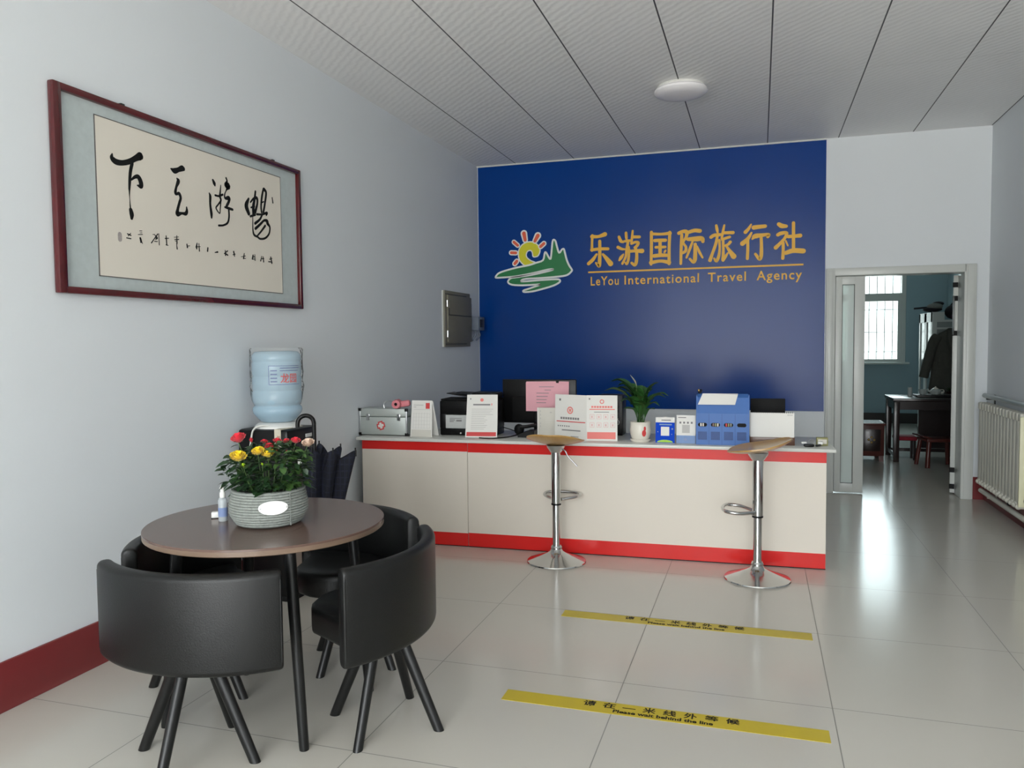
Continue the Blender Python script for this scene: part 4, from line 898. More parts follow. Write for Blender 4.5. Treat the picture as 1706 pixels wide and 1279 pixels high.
MB().lathe([(0.001, 0.0), (0.006, 0.002), (0.008, 0.07), (0.001, 0.08)], 12, (0.02, 0, 0)).build('tip', M['black_plastic'], um)
rb = MB()
for k in range(8):
    a = 2*math.pi*k/8; side = math.cos(a - math.atan2(.573, .819)); f = 1.22 if side > 0 else .95
    R = 0.136 * f * (1 + 0.10 * math.sin(3 * a + 1)); p = Vector((R * math.cos(a), R * math.sin(a), 0.815 + 0.045 - 0.035 * max(0, side))) + Vector((.05, .03, 0))
    rb.tube([p - Vector((0, 0, .02)), p + Vector((0, 0, .014))], 0.004, 6)
rb.build('rib_tips', M['black_plastic'], um)

# ---------------------------------------------------------------- yellow waiting lines on the floor
def floor_tape(y0, label):
    t = thing('floor_tape', label, 'floor tape', (-0.358, y0, 0), 0, 'yellow waiting line tapes')
    tp = MB().bb(-0.605, 0.605, -0.046, 0.046, 0.0, 0.0012).build('tape', M['tape_yellow'], t)
    fn = lambda a, bb_, d: Vector((a, bb_, d))
    for i, chh in enumerate('\u8bf7\u5728\u4e00\u7c73\u7ebf\u5916\u7b49\u5019'):
        cx = -0.262 + i * 0.0765; b = MB()
        if chh == '\u4e00': b.rect(fn, cx - .025, cx + .025, 0.0115, 0.0165, 0.001, 0.0016)
        else: add_text(b, chh, 0.052, fn, cx, -0.004, 0.0016, weight=0.0012, fit=0.049, fith=0.044)
        b.build('chinese_character', M['ink'], tp, flat=True, recalc=False)
    b = MB(); add_text(b, 'Please wait behind the line', 0.03, fn, 0.02, -0.034, 0.0016, weight=0.001, fit=0.37, fith=0.025)
    b.build('english_line', M['ink'], tp, flat=True, recalc=False)
floor_tape(3.902, 'yellow waiting line tape on the floor, the one closer to the reception counter')
floor_tape(2.918, 'yellow waiting line tape on the floor, the one closer to the camera')

# ---------------------------------------------------------------- things on the counter
fk = thing('first_aid_case', 'silver aluminium first aid case with red cross badge at the counter left end', 'first aid case', (-2.585, 5.10, CT), 0.03)
MB().bb(-0.185, 0.185, 0, 0.16, 0.006, 0.135, 0.006).build('case_body', M['aluminium'], fk)
MB().bb(-0.185, 0.185, 0, 0.16, 0.138, 0.195, 0.006).build('lid', M['aluminium'], fk)
for x in (-0.185, 0.178):
    MB().bb(x, x + 0.009, -0.004, 0.008, 0.01, 0.19, 0.002).build('edge_rail', M['steel'], fk)
for x in (-0.181, 0.181):
    for z in (0.011, 0.186): MB().bb(x - .011, x + .011, -0.005, 0.014, z - .011, z + .011, .004).build('corner_guard', M['black_plastic'], fk)
for x in (-0.115, 0.125): MB().bb(x - .012, x + .012, -0.008, 0.004, 0.11, 0.158, 0.003).build('latch', M['chrome'], fk)
MB().tube(catmull([(-0.03, 0.09, 0.19), (-0.03, 0.09, 0.225), (0.0, 0.09, 0.243), (0.06, 0.09, 0.243), (0.09, 0.09, 0.225), (0.09, 0.09, 0.19)], 5), 0.005, 8).build('handle', M['steel'], fk)
fn, _ = sheet_fn((-0.015, -0.001), (1, -0.001), 0.073)
crossp = []
for k in range(8):
    a = math.radians(45 * k + 22.5 + 22.5)
def cross(s, w): return [(-w, -s), (w, -s), (w, -w), (s, -w), (s, w), (w, w), (w, s), (-w, s), (-w, w), (-s, w), (-s, -w), (-w, -w)]
def rot2(P, a): return [(x*math.cos(a) - y*math.sin(a), x*math.sin(a) + y*math.cos(a)) for x, y in P]
badge = MB().prism(rot2(cross(0.031, 0.018), 0.25), fn, 0, 0.0012).build('badge', M['print_red'], fk, flat=True)
MB().prism(rot2(cross(0.022, 0.009), 0.25), fn, 0.001, 0.0022).build('white_cross', M['paper_white'], badge, flat=True)
pk = thing('pink_roll', 'roll of pink material lying on top of the silver first aid case', 'roll', (-2.478, 5.125, CT + 0.1955), 0.15)
mxp = Matrix.Rotation(math.radians(90), 4, 'X') 
b = MB().lathe([(0.012, -0.030), (0.030, -0.033), (0.034, -0.025), (0.031, -0.005), (0.033, 0.015), (0.030, 0.038), (0.012, 0.040), (0.012, -0.030)], 28, (0, -0.01, 0.034), mxp, wob=lambda a, z: 1 + 0.04 * math.sin(7*a + z*90))
b.build('wound_layers', M['pink_roll'], pk)
MB().lathe([(0.001, 0.0), (0.0125, 0.0), (0.0125, 0.0305), (0.001, 0.0305)], 16, (0, -0.01, 0.034), mxp).build('hollow_core', M['black_matte'], pk)
MB().box((0.055, 0.005, 0.036), (0.075, 0.05, 0.045), 0.016, Matrix.Rotation(-0.15, 3, 'Y')).build('loose_end', M['pink_roll'], pk)

dc = thing('desk_calendar', 'upright white tent calendar with a small red stamp, right of the silver first aid case', 'calendar', (-2.288, 5.12, CT), 0.02)
fn, _ = sheet_fn((-0.083, -0.02), (0.083, -0.02), 0.0, 0.11)
MB().prism([(0, 0), (0.166, 0), (0.160, 0.258), (0.006, 0.258)], fn, -0.003, 0).build('page_panel', M['paper_white'], dc, flat=True)
fn2, _ = sheet_fn((-0.083, 0.085), (0.083, 0.085), 0.0, -0.29)
MB().prism([(0, 0), (0.176, 0), (0.166, 0.262), (0.006, 0.262)], fn2, -0.003, 0).build('page_panel', M['paper_white'], dc, flat=True)
MB().rect(fn, 0.008, 0.158, 0.0, 0.046, 0.0, 0.0025).build('month_pad', M['paper_shade'], dc, flat=True)
b = MB(); 
for k in range(5): b.rect(fn, 0.02, 0.148, 0.06 + k * 0.026, 0.061 + k * 0.026, 0, 0.0008)
for k in range(7): b.rect(fn, 0.02 + k * 0.021, 0.021 + k * 0.021, 0.058, 0.17, 0, 0.0008)
b.rect(fn, 0.02, 0.095, 0.222, 0.227, 0, 0.0008).rect(fn, 0.02, 0.04, 0.208, 0.213, 0, 0.0008).rect(fn, 0.02, 0.15, 0.192, 0.194, 0, 0.0008)
b.build('printed_grid', M['print_faint'], dc, flat=True)
MB().rect(fn, 0.113, 0.143, 0.199, 0.24, 0, 0.0012).build('red_stamp', M['print_red'], dc, flat=True)
MB().rect(fn, 0.008, 0.158, 0.046, 0.050, 0.0, 0.003).build('binding_strip', M['paper_shade'], dc, flat=True)

pr = thing('printer', 'black multifunction printer with a silver paper tray on the counter', 'printer', (-1.985, 5.235, CT), 0.04)
MB().bb(-0.21, 0.21, 0.0, 0.225, 0.0, 0.055, 0.01).bb(-0.21, -0.155, 0.0, 0.225, 0.05, 0.16, 0.006).bb(0.155, 0.21, 0.0, 0.225, 0.05, 0.16, 0.006).bb(-0.205, 0.205, 0.10, 0.225, 0.05, 0.165, 0.004).bb(-0.21, 0.21, -0.005, 0.225, 0.15, 0.25, 0.012).build('body', M['black_plastic'], pr)
MB().bb(-0.205, 0.215, 0.01, 0.222, 0.249, 0.262, 0.005).build('scanner_lid', M['black_matte'], pr)
MB().bb(0.02, 0.21, 0.03, 0.20, 0.26, 0.308, 0.014).build('document_feeder', M['black_plastic'], pr)
b = MB().box((-0.07, 0.115, 0.286), (0.20, 0.16, 0.006), 0.002, Matrix.Rotation(0.14, 3, 'Y')).box((-0.045, 0.14, 0.300), (0.13, 0.12, 0.006), 0.002, Matrix.Rotation(0.06, 3, 'Y'))
b.build('feeder_tray', M['black_plastic'], pr)
MB().bb(-0.162, 0.162, -0.012, 0.10, 0.052, 0.148, 0.004).build('paper_tray', M['printer_grey'], pr)
fn, _ = sheet_fn((-0.15, -0.0125), (1, -0.0125), 0.052)
b = MB().rect(fn, 0.02, 0.11, 0.07, 0.074, 0, 0.001).rect(fn, 0.02, 0.06, 0.058, 0.064, 0, 0.001).rect(fn, 0.07, 0.11, 0.05, 0.062, 0, 0.001).rect(fn, 0.02, 0.05, 0.046, 0.052, 0, 0.001)
b.build('tray_markings', M['print_grey'], pr, flat=True)
MB().tube([(-0.05, -0.008, 0.018), (-0.05, -0.001, 0.018)], 0.006, 8).build('lamp_button', M['printer_grey'], pr)

def lines(fn, rows, x0, x1, y0, dy, h, b=None, jig=0.15, seed=3):
    b = b or MB(); rnd = random.Random(seed)
    for k in range(rows):
        xe = x1 - (x1 - x0) * rnd.uniform(0, jig); b.rect(fn, x0, xe, y0 - k * dy, y0 - k * dy + h, 0, 0.0008)
    return b
nt_ = thing('notice_sheet', 'white printed notice with a red footer standing in front of the black printer', 'notice', (-1.838, 5.135, CT), 0.14)
fnN, _ = sheet_fn((-0.108, 0.0), (0.108, 0.0), 0.004, 0.0)
def bent(a, bb_, d):
    k = bb_ / 0.30; off = 0.02 * (1 - k) ** 3
    return fnN(a + (a - 0.108) * 0.05 * (1 - k) - 0.006 * (1 - k), bb_, d + off - 0.018 * k)
b = MB()
def bent_rect(b, a0, a1, z0, z1, d0, d1, n=10):
    n = max(1, int(n * (z1 - z0) / 0.30 + 1))
    for i in range(n):
        q0, q1 = z0 + (z1 - z0) * i / n, z0 + (z1 - z0) * (i + 1) / n
        b.geom([bent(a0, q0, d1), bent(a1, q0, d1), bent(a1, q1, d1), bent(a0, q1, d1), bent(a0, q0, d0), bent(a1, q0, d0), bent(a1, q1, d0), bent(a0, q1, d0)],
               [(0, 1, 2, 3), (7, 6, 5, 4), (0, 3, 7, 4), (1, 5, 6, 2), (0, 4, 5, 1), (3, 2, 6, 7)])
    return b
bent_rect(b, 0, 0.216, 0, 0.297, -0.002, 0); b.build('sheet', M['paper_white'], nt_, flat=True)
bent_rect(MB(), 0.008, 0.208, 0.010, 0.038, 0, 0.001).build('red_footer', M['print_red'], nt_, flat=True)
b = MB()
for k in range(12): bent_rect(b, 0.035, 0.185 - (0.04 if k > 3 else 0.0) - (k % 3) * 0.01, 0.195 - k * 0.0125, 0.1975 - k * 0.0125, 0, 0.001)
b.build('printed_lines', M['print_faint'], nt_, flat=True)
b = bent_rect(MB(), 0.045, 0.165, 0.222, 0.232, 0, 0.001); bent_rect(b, 0.022, 0.03, 0.262, 0.272, 0, 0.001); b.build('printed_title', M['print_grey'], nt_, flat=True)
b = MB().prism([(0.106 + 0.012 * math.cos(2*math.pi*k/20), 0.26 + 0.012 * math.sin(2*math.pi*k/20)) for k in range(20)], bent, 0, 0.001)
bent_rect(b, 0.172, 0.178, 0.222, 0.236, 0, .001)
b.build('red_emblem', M['print_pale_red'], nt_, flat=True)
MB().bb(-0.09, 0.09, 0.0, 0.05, 0.0, 0.004).build('stand_foot', M['clear_plastic'], nt_)

mn = thing('monitor', 'black computer monitor seen from behind with a pink paper hanging on it', 'monitor', (-1.525, 5.49, CT), 0.0)
MB().bb(-0.275, 0.278, -0.012, 0.016, 0.075, 0.393, 0.006).build('screen_housing', M['black_plastic'], mn)
MB().bb(-0.20, 0.20, -0.03, -0.008, 0.09, 0.27, 0.012).build('rear_cover', M['black_matte'], mn)
MB().bb(-0.03, 0.05, -0.045, -0.012, 0.01, 0.17, 0.008).build('stand_neck', M['black_plastic'], mn)
MB().bb(-0.11, 0.13, -0.09, 0.09, 0.0, 0.012, 0.005).build('stand_base', M['black_plastic'], mn)
b = MB().ball((0.05, -0.05, 0.10), 0.016, u=10, v=8).ball((0.0, -0.05, 0.095), 0.012, u=10, v=8); b.build('cable_plug', M['dark_screen'], mn)
pp_ = thing('pink_paper', 'pink printed sheet of paper hanging on the back of the black monitor', 'paper', (-1.453, 5.446, CT + 0.165))
fn, _ = sheet_fn((-0.158, 0.0), (0.162, 0.0), 0.0)
curl = lambda a, bb_, d: fn(a, bb_, d + 0.006 * math.sin(a * 18) * (1 - bb_ / 0.22))
MB().prism([(0.0, 0.0), (0.155, 0.0), (0.315, -0.002), (0.32, 0.215), (0.25, 0.217), (0.235, 0.210), (0.22, 0.217), (0.005, 0.214), (0.0, 0.205)], curl, -0.002, 0).build('sheet', M['paper_pink'], pp_, flat=True)
b = MB()
for k, (x0, x1) in enumerate(((0.10, 0.22), (0.14, 0.19), (0.08, 0.25), (0.08, 0.25), (0.08, 0.24), (0.08, 0.2))): b.rect(curl, x0, x1, 0.175 - k * 0.023, 0.179 - k * 0.023, 0, 0.0008)
b.build('printed_lines', M['print_grey'], pp_, flat=True)
MB().rect(curl, 0.225, 0.245, 0.205, 0.225, 0, 0.001).build('adhesive_tape', M['black_matte'], pp_, flat=True)

bk_ = thing('booklet', 'small off-white booklet standing left of the white folded brochure', 'booklet', (-1.415, 5.285, CT), 0.05)
MB().bb(-0.066, 0.064, 0, 0.016, 0.0, 0.205, 0.001).build('cover', M['paper_shade'], bk_)
MB().bb(-0.0655, -0.058, -0.001, 0.0165, 0.0, 0.205).build('spine', M['paper_white'], bk_)
fn, _ = sheet_fn((-0.066, -0.001), (1, -0.001), 0)
b = MB()
for z in (0.175, 0.15, 0.125, 0.09, 0.07): b.rect(fn, 0.02, 0.026, z, z + 0.012, 0, 0.0008)
b.rect(fn, 0.09, 0.105, 0.17, 0.176, 0, .0008)
b.build('printed_marks', M['print_faint'], bk_, flat=True)

br = thing('folded_brochure', 'white two panel folded brochure with red emblems standing behind the left bar stool', 'brochure', (-1.12, 5.19, CT))
fA, LA = sheet_fn((-0.228, 0.062), (0.018, -0.040), 0.0, 0.03); fB, LB = sheet_fn((0.018, -0.040), (0.222, -0.018), 0.0, 0.03)
MB().rect(fA, 0, LA, 0, 0.303, -0.003, 0).build('panel', M['paper_white'], br, flat=True)
MB().rect(fB, 0, LB, 0, 0.304, -0.003, 0).build('panel', M['paper_white'], br, flat=True)
def ring2(b, fn, cx, cy, r0, r1, n=24):
    vs = [fn(cx + r0*math.cos(2*math.pi*k/n), cy + r0*math.sin(2*math.pi*k/n), 0.001) for k in range(n)] + [fn(cx + r1*math.cos(2*math.pi*k/n), cy + r1*math.sin(2*math.pi*k/n), 0.001) for k in range(n)]
    return b.geom(vs, [(k, (k+1) % n, n + (k+1) % n, n + k) for k in range(n)])
b = MB(); ring2(b, fA, 0.128, 0.197, 0.017, 0.025)
b.prism(rot2(cross(0.012, 0.004), 0.78), lambda a, bb_, d: fA(0.128 + a, 0.197 + bb_, d), 0, 0.001)
b.build('red_emblem', M['print_pale_red'], br, flat=True)
b = MB().rect(fA, 0.015, LA - 0.012, 0.116, 0.122, 0, 0.001); b.build('red_rule', M['print_red'], br, flat=True)
b = MB()
for k in range(8): b.rect(fA, 0.048 + k * 0.020, 0.063 + k * 0.020, 0.134, 0.149, 0, 0.0008)
for k in range(6): b.rect(fA, 0.025 + k * 0.018, 0.034 + k * 0.018, 0.083, 0.092, 0, 0.0008)
b.rect(fA, 0.06, 0.215, 0.057, 0.064, 0, .0008).rect(fA, 0.135, 0.20, 0.016, 0.021, 0, .0008).rect(fA, 0.035, 0.05, 0.26, 0.275, 0, .0008).rect(fB, 0.015, 0.025, 0.275, 0.285, 0, .0008).rect(fB, 0.05, 0.15, 0.190, 0.194, 0, .0008)
b.build('printed_text', M['print_grey'], br, flat=True)
b = MB(); ring2(b, fB, 0.103, 0.262, 0.009, 0.015); b.rect(fB, 0.02, 0.188, 0.207, 0.213, 0, 0.001)
for k in range(8): b.rect(fB, 0.032 + k * 0.018, 0.046 + k * 0.018, 0.22, 0.233, 0, 0.001)
b.build('red_heading', M['print_pale_red'], br, flat=True)
b = MB()
for i in range(4):
    for j in range(2):
        x, z = 0.022 + i * 0.046, 0.145 - j * 0.055
        b.rect(fB, x, x + 0.03, z, z + 0.002, 0, .0008).rect(fB, x, x + 0.03, z + 0.03, z + 0.032, 0, .0008).rect(fB, x, x + 0.002, z, z + 0.03, 0, .0008).rect(fB, x + 0.028, x + 0.03, z, z + 0.03, 0, .0008).rect(fB, x + 0.010, x + 0.019, z + 0.008, z + 0.022, 0, .0008)
b.build('icon_boxes', M['print_pink'], br, flat=True)
MB().rect(fB, 0.004, LB - 0.012, 0.012, 0.058, 0, 0.001).build('salmon_footer', M['print_pale_red'], br, flat=True)

cc = thing('computer_case', 'black computer case half hidden behind the white folded brochure', 'computer', (-1.0, 5.48, CT))
MB().bb(-0.09, 0.085, 0, 0.16, 0.0, 0.285, 0.005).build('case', M['black_plastic'], cc)
b = MB()
for k in range(6): b.bb(-0.06, 0.06, -0.002, 0.002, 0.06 + k * .03, 0.07 + k * .03)
b.build('vent_slots', M['dark_screen'], cc)
for x in (-0.06, 0.055): MB().tube(catmull([(x, 0.0, 0.12), (x, -0.03, 0.12), (x + .012, -0.04, 0.10), (x + .005, -0.03, 0.08), (x, -0.0, 0.08)], 4), 0.003, 6).build('cable', M['cord_white'] if x > 0 else M['black_plastic'], cc)

ph = thing('desk_telephone', 'black desk device with a thin cable lying left of the white folded brochure', 'telephone', (-1.545, 5.215, CT))
MB().prism([(0.0, 0.0), (0.12, 0.0), (0.12, 0.05), (0.06, 0.045), (0.0, 0.018)], lambda a, bb_, d: Vector((-0.06 + a, d, bb_)), 0.0, 0.11).build('body', M['black_plastic'], ph)
MB().ball((-0.08, 0.10, 0.045), 0.036, (1, 0.8, 1.1), 14, 10).build('round_head', M['black_matte'], ph)
MB().tube(catmull([(-0.05, 0.02, 0.07), (0.0, 0.03, 0.075), (0.03, 0.05, 0.08), (0.06, 0.06, 0.08)], 4), 0.012, 8).build('handset', M['black_plastic'], ph)
MB().tube(catmull([(-0.08, 0.06, 0.012), (-0.12, -0.03, 0.006), (-0.19, -0.125, 0.006), (-0.25, -0.14, 0.006), (-0.30, -0.125, 0.006)], 6), 0.0045, 7).tube(catmull([(-0.10, 0.10, 0.03), (-0.16, 0.14, 0.04), (-0.22, 0.17, 0.05)], 5), 0.003, 6).build('cable', M['black_plastic'], ph)

# peace lily
ly = thing('peace_lily', 'peace lily with one white flower in a white pot on the counter', 'potted plant', (-0.747, 5.185, CT))
MB().lathe([(0.001, 0.004), (0.05, 0.004), (0.056, 0.02), (0.066, 0.05), (0.070, 0.08), (0.066, 0.105), (0.067, 0.125), (0.070, 0.132), (0.066, 0.134), (0.060, 0.12), (0.001, 0.118)], 44).build('pot', M['ceramic'], ly)
MB().lathe([(0.001, 0.0), (0.055, 0.0), (0.066, 0.012), (0.068, 0.02), (0.064, 0.021), (0.052, 0.008), (0.001, 0.008)], 44).build('saucer', M['ceramic'], ly)
MB().lathe([(0.001, 0.124), (0.061, 0.124), (0.061, 0.118), (0.001, 0.118)], 30).build('soil', M['soil'], ly)
def potfn(a, bb_, d):
    th = math.radians(-62) + a / 0.07; r = 0.0695 + d - abs(bb_ - 0.075) * 0.10; return Vector((r * math.cos(th), r * math.sin(th), bb_))
MB().prism([(0.014 * math.cos(2*math.pi*k/16), 0.062 + 0.022 * math.sin(2*math.pi*k/16)) for k in range(16)], potfn, 0, 0.0018).prism([(0.008 * math.cos(2*math.pi*k/12) + 0.006, 0.092 + 0.014 * math.sin(2*math.pi*k/12)) for k in range(12)], potfn, 0, 0.0018).build('red_decal', M['print_red'], ly)
def long_leaf(mbx, pts, W, n=12):
    S = catmull(pts, 5); N = len(S); vs = []
    for i, p in enumerate(S):
        t = i / (N - 1); tg = (S[min(i+1, N-1)] - S[max(i-1, 0)]).normalized()
        sd_ = tg.cross(Vector((0, 0, 1)))
        if sd_.length < 0.05: sd_ = Vector((1, 0, 0))
        sd_.normalize(); nu = sd_.cross(tg)
        w = 0.003 if t < 0.15 else 0.003 + W * 0.85 * (math.sin(math.pi * min(1, (t - 0.15) / 0.85) ** 0.85))
        vs += [p - sd_ * w + nu * w * 0.35, p, p + sd_ * w + nu * w * 0.35]
    fs = []
    for i in range(N - 1):
        a = i * 3; fs += [(a, a+1, a+4, a+3), (a+1, a+2, a+5, a+4)]
    return mbx.geom(vs, fs)
random.seed(11)
def lily_leaf(x, y, z, W, m, base=None):
    b0 = base or Vector((random.uniform(-.02, .02), random.uniform(-.02, .02), 0.12)); tip = Vector((x, y, z)); h = max(z - 0.12, 0.05)
    k1 = b0.lerp(tip, 0.30) + Vector((0, 0, h * 0.35 + 0.02)); k2 = b0.lerp(tip, 0.68) + Vector((0, 0, h * 0.22 + 0.03 * (1 if abs(x) > .12 else .3)))
    long_leaf(MB(), [b0, k1, k2, tip], W).build('leaf', m, ly, angle=80, recalc=False)
for x, y, z, W, mm in ((-0.235, -0.03, 0.335, 0.05, 'leaf_light'), (-0.20, 0.02, 0.395, 0.06, 'lily_leaf'), (-0.15, -0.02, 0.37, 0.06, 'lily_leaf'), (-0.09, 0.03, 0.38, 0.06, 'lily_leaf'), (-0.04, -0.03, 0.36, 0.05, 'lily_leaf'),
                    (0.01, 0.02, 0.37, 0.045, 'lily_leaf'), (0.035, -0.05, 0.30, 0.05, 'leaf_light'), (0.075, 0.0, 0.34, 0.05, 'lily_leaf'), (0.115, 0.02, 0.39, 0.045, 'lily_leaf'), (0.185, -0.02, 0.305, 0.042, 'lily_leaf'),
                    (0.16, 0.05, 0.29, 0.045, 'lily_leaf'), (0.13, -0.04, 0.24, 0.035, 'lily_leaf'), (-0.10, -0.06, 0.22, 0.04, 'lily_leaf'), (-0.07, -0.08, 0.30, 0.045, 'lily_leaf'), (0.02, -0.08, 0.25, 0.04, 'lily_leaf'),
                    (-0.12, 0.08, 0.33, 0.05, 'lily_leaf'), (0.07, 0.09, 0.35, 0.05, 'lily_leaf'), (-0.02, 0.10, 0.36, 0.05, 'lily_leaf'), (0.10, -0.06, 0.22, 0.03, 'lily_leaf'), (-0.055, -0.05, 0.33, 0.05, 'lily_leaf'), (-0.13, 0.0, 0.26, 0.05, 'lily_leaf'), (0.05, 0.04, 0.33, 0.05, 'lily_leaf'), (-0.06, -0.05, 0.25, 0.045, 'lily_leaf'), (0.05, -0.06, 0.26, 0.04, 'leaf_light'), (-0.02, -0.07, 0.27, 0.045, 'lily_leaf'), (0.09, 0.03, 0.28, 0.045, 'lily_leaf'), (-0.17, 0.03, 0.34, 0.06, 'lily_leaf'), (-0.03, 0.05, 0.31, 0.05, 'lily_leaf'), (0.03, 0.06, 0.30, 0.05, 'lily_leaf')):
    lily_leaf(x, y, z, W, M[mm])
b = MB().tube(catmull([(0, -0.01, 0.12), (-0.005, -0.02, 0.25), (-0.025, -0.03, 0.37)], 5), 0.0025, 6); b.build('flower_stem', M['stem'], ly)
long_leaf(MB(), [Vector((-0.018, -0.03, 0.355)), Vector((-0.028, -0.032, 0.385)), Vector((-0.043, -0.034, 0.41)), Vector((-0.062, -0.036, 0.442))], 0.026).build('white_flower', M['spathe'], ly, angle=80, recalc=False)

def pay_card(x, y, w, h, head, body, foot, label, rz):
    t = thing('payment_card', label, 'card', (x, y, CT), rz, 'payment cards on the counter')
    f, _ = sheet_fn((-w/2, 0), (w/2, 0), 0.0, 0.10)
    MB().rect(f, 0, w, 0, h, -0.003, 0).build('card', body, t, flat=True)
    if head is not None:
        MB().rect(f, 0, w, h * 0.80, h, 0, 0.001).build('white_header', head, t, flat=True)
        MB().rect(f, w * .3, w * .8, h * 0.87, h * 0.91, 0.001, 0.0016).build('header_print', M['print_grey'], t, flat=True)
        MB().rect(f, w * .2, w * .85, h * 0.69, h * 0.745, 0, 0.001).build('heading', M['slate_card'], t, flat=True)
        b = MB().rect(f, w * .28, w * .72, h * 0.28, h * 0.63, 0, 0.001); b.build('white_square', M['paper_white'], t, flat=True)
        MB().prism([(w * (0.5 + 0.42 * math.cos(math.pi * k / 12)), h * (0.02 + 0.10 * math.sin(math.pi * k / 12))) for k in range(13)], f, 0, 0.001).build('green_hill', M['lime_print'], t, flat=True)
        b = MB()
        for cx, cy, r in ((.12, .43, .03), (.88, .55, .045), (.85, .34, .025)): b.prism([(w * cx + w * r * math.cos(2*math.pi*k/12), h * cy + w * r * math.sin(2*math.pi*k/12)) for k in range(12)], f, 0, 0.001)
        b.build('light_dots', M['label_blue'], t, flat=True)
        MB().rect(f, w * .42, w * .58, h, h * 1.03, -0.003, 0).build('hanging_tab', head, t, flat=True)
    else:
        MB().rect(f, 0, w, 0, h * 0.28, 0, 0.001).build('blue_footer', foot, t, flat=True)
        b = MB().rect(f, w * .08, w * .5, h * 0.90, h * 0.93, 0, 0.0008)
        for k in range(4): b.rect(f, w * (.15 + k * .2), w * (.25 + k * .2), h * .70, h * .77, 0, 0.0008)
        b.build('printed_marks', M['print_grey'], t, flat=True)
        MB().rect(f, w * .30, w * .70, h * 0.37, h * 0.66, 0, 0.001).build('grey_square', M['print_faint'], t, flat=True)
        MB().prism([(w * (0.47 + 0.09 * math.cos(2*math.pi*k/14)), h * (0.14 + 0.05 * math.sin(2*math.pi*k/14))) for k in range(14)], f, 0.001, 0.0016).build('footer_mark', M['label_blue'], t, flat=True)
    MB().prism([(0, 0), (0.07, 0), (0.018, h * .8)], lambda a, bb_, d: Vector((d, 0.003 + a, bb_)), -0.02, 0.02).build('support', M['paper_shade'], t)
    return t
pay_card(-0.583, 5.15, 0.122, 0.166, M['paper_white'], M['blue_card'], None, 'bright blue payment card with white header standing right of the peace lily', 0.0)
pay_card(-0.450, 5.152, 0.120, 0.182, None, M['paper_white'], M['slate_card'], 'white payment card with slate blue footer beside the blue brochure stand', 0.0)

bs_ = thing('brochure_stand', 'blue cardboard brochure display stand with four oval slots on the counter', 'display stand', (-0.22, 5.12, CT), 0.03)
fS, _ = sheet_fn((-0.163, 0.0), (0.163, 0.0), 0.0, 0.0)
side = [(0.0, 0.0), (0.15, 0.0), (0.15, 0.30), (0.065, 0.322), (0.03, 0.30), (0.0, 0.20)]
def sd_fn(a, bb_, d): return Vector((d, a, bb_))
MB().prism(side, sd_fn, -0.155, 0.155).build('box', M['stand_blue'], bs_, flat=True)
for x in (-0.163, 0.155): MB().prism([(-0.002, 0), (0.152, 0), (0.152, 0.308), (0.06, 0.318), (0.026, 0.312), (-0.002, 0.205)], sd_fn, x, x + 0.008).build('side_wall', M['stand_blue'], bs_, flat=True)
for k in range(4):
    cx = 0.040 + k * 0.080
    sl = MB().prism([(cx + (0.016 * (1 if math.cos(a) > 0 else -1) + 0.012 * math.cos(a)), 0.128 + 0.012 * math.sin(a)) for a in [2*math.pi*j/24 + 0.01 for j in range(24)]], fS, 0, 0.0025).build('oval_slot', M['black_matte'], bs_, flat=True)
    cols = [[M['paper_white'], M['paper_shade']], [M['red_wood'], M['olive'], M['paper_shade']], [M['print_red'], M['olive'], M['rope']], []][k]
    for i, mm in enumerate(cols):
        xx = cx - 0.018 + i * 0.014 + (0.004 if k == 0 else 0)
        MB().rect(fS, xx, xx + 0.009, 0.1185, 0.138, 0.0025, 0.0035).build('leaflet', mm, sl, flat=True)
    MB().rect(fS, cx - 0.028, cx + 0.028, 0.032, 0.084, 0, 0.002).build('relief_panel', M['stand_blue_dark'], bs_, flat=True)
for k in range(3): MB().rect(fS, 0.079 + k * 0.080, 0.081 + k * 0.080, 0.0, 0.198, 0, 0.0015).build('divider', M['stand_blue_dark'], bs_, flat=True)
wp = thing('paper_sheet', 'plain white paper draped over the top of the blue brochure stand', 'paper', (-0.245, 5.14, CT + 0.255), 0.03)
MB().prism([(-0.128, 0.0), (0.100, 0.0), (0.118, 0.075), (-0.100, 0.079)], lambda a, bb_, d: Vector((a, -0.012 + bb_ * 0.42 - d * 0.9, bb_ * 0.86 + d * 0.3)), 0.0, 0.002).prism([(-0.10, 0.0), (0.118, 0.0), (0.118, 0.05), (-0.10, 0.05)], lambda a, bb_, d: Vector((a, 0.021 + bb_, 0.067 + d - bb_ * 0.05)), 0, .002).build('sheet', M['paper_white'], wp, flat=True)
tk = thing('trinket', 'small brown and black trinket perched on the top left of the blue brochure stand', 'trinket', (-0.365, 5.19, CT + 0.318))
MB().ball((0, 0, 0.011), 0.011, (1, .8, 1), 10, 8).ball((0.008, 0, 0.022), 0.008, (1, .8, 1.2), 10, 8).build('charm', M['black_plastic'], tk)
MB().ball((-0.006, -0.006, 0.024), 0.006, (1, .8, 1.6), 8, 6).build('brown_bead', M['brass'], tk)

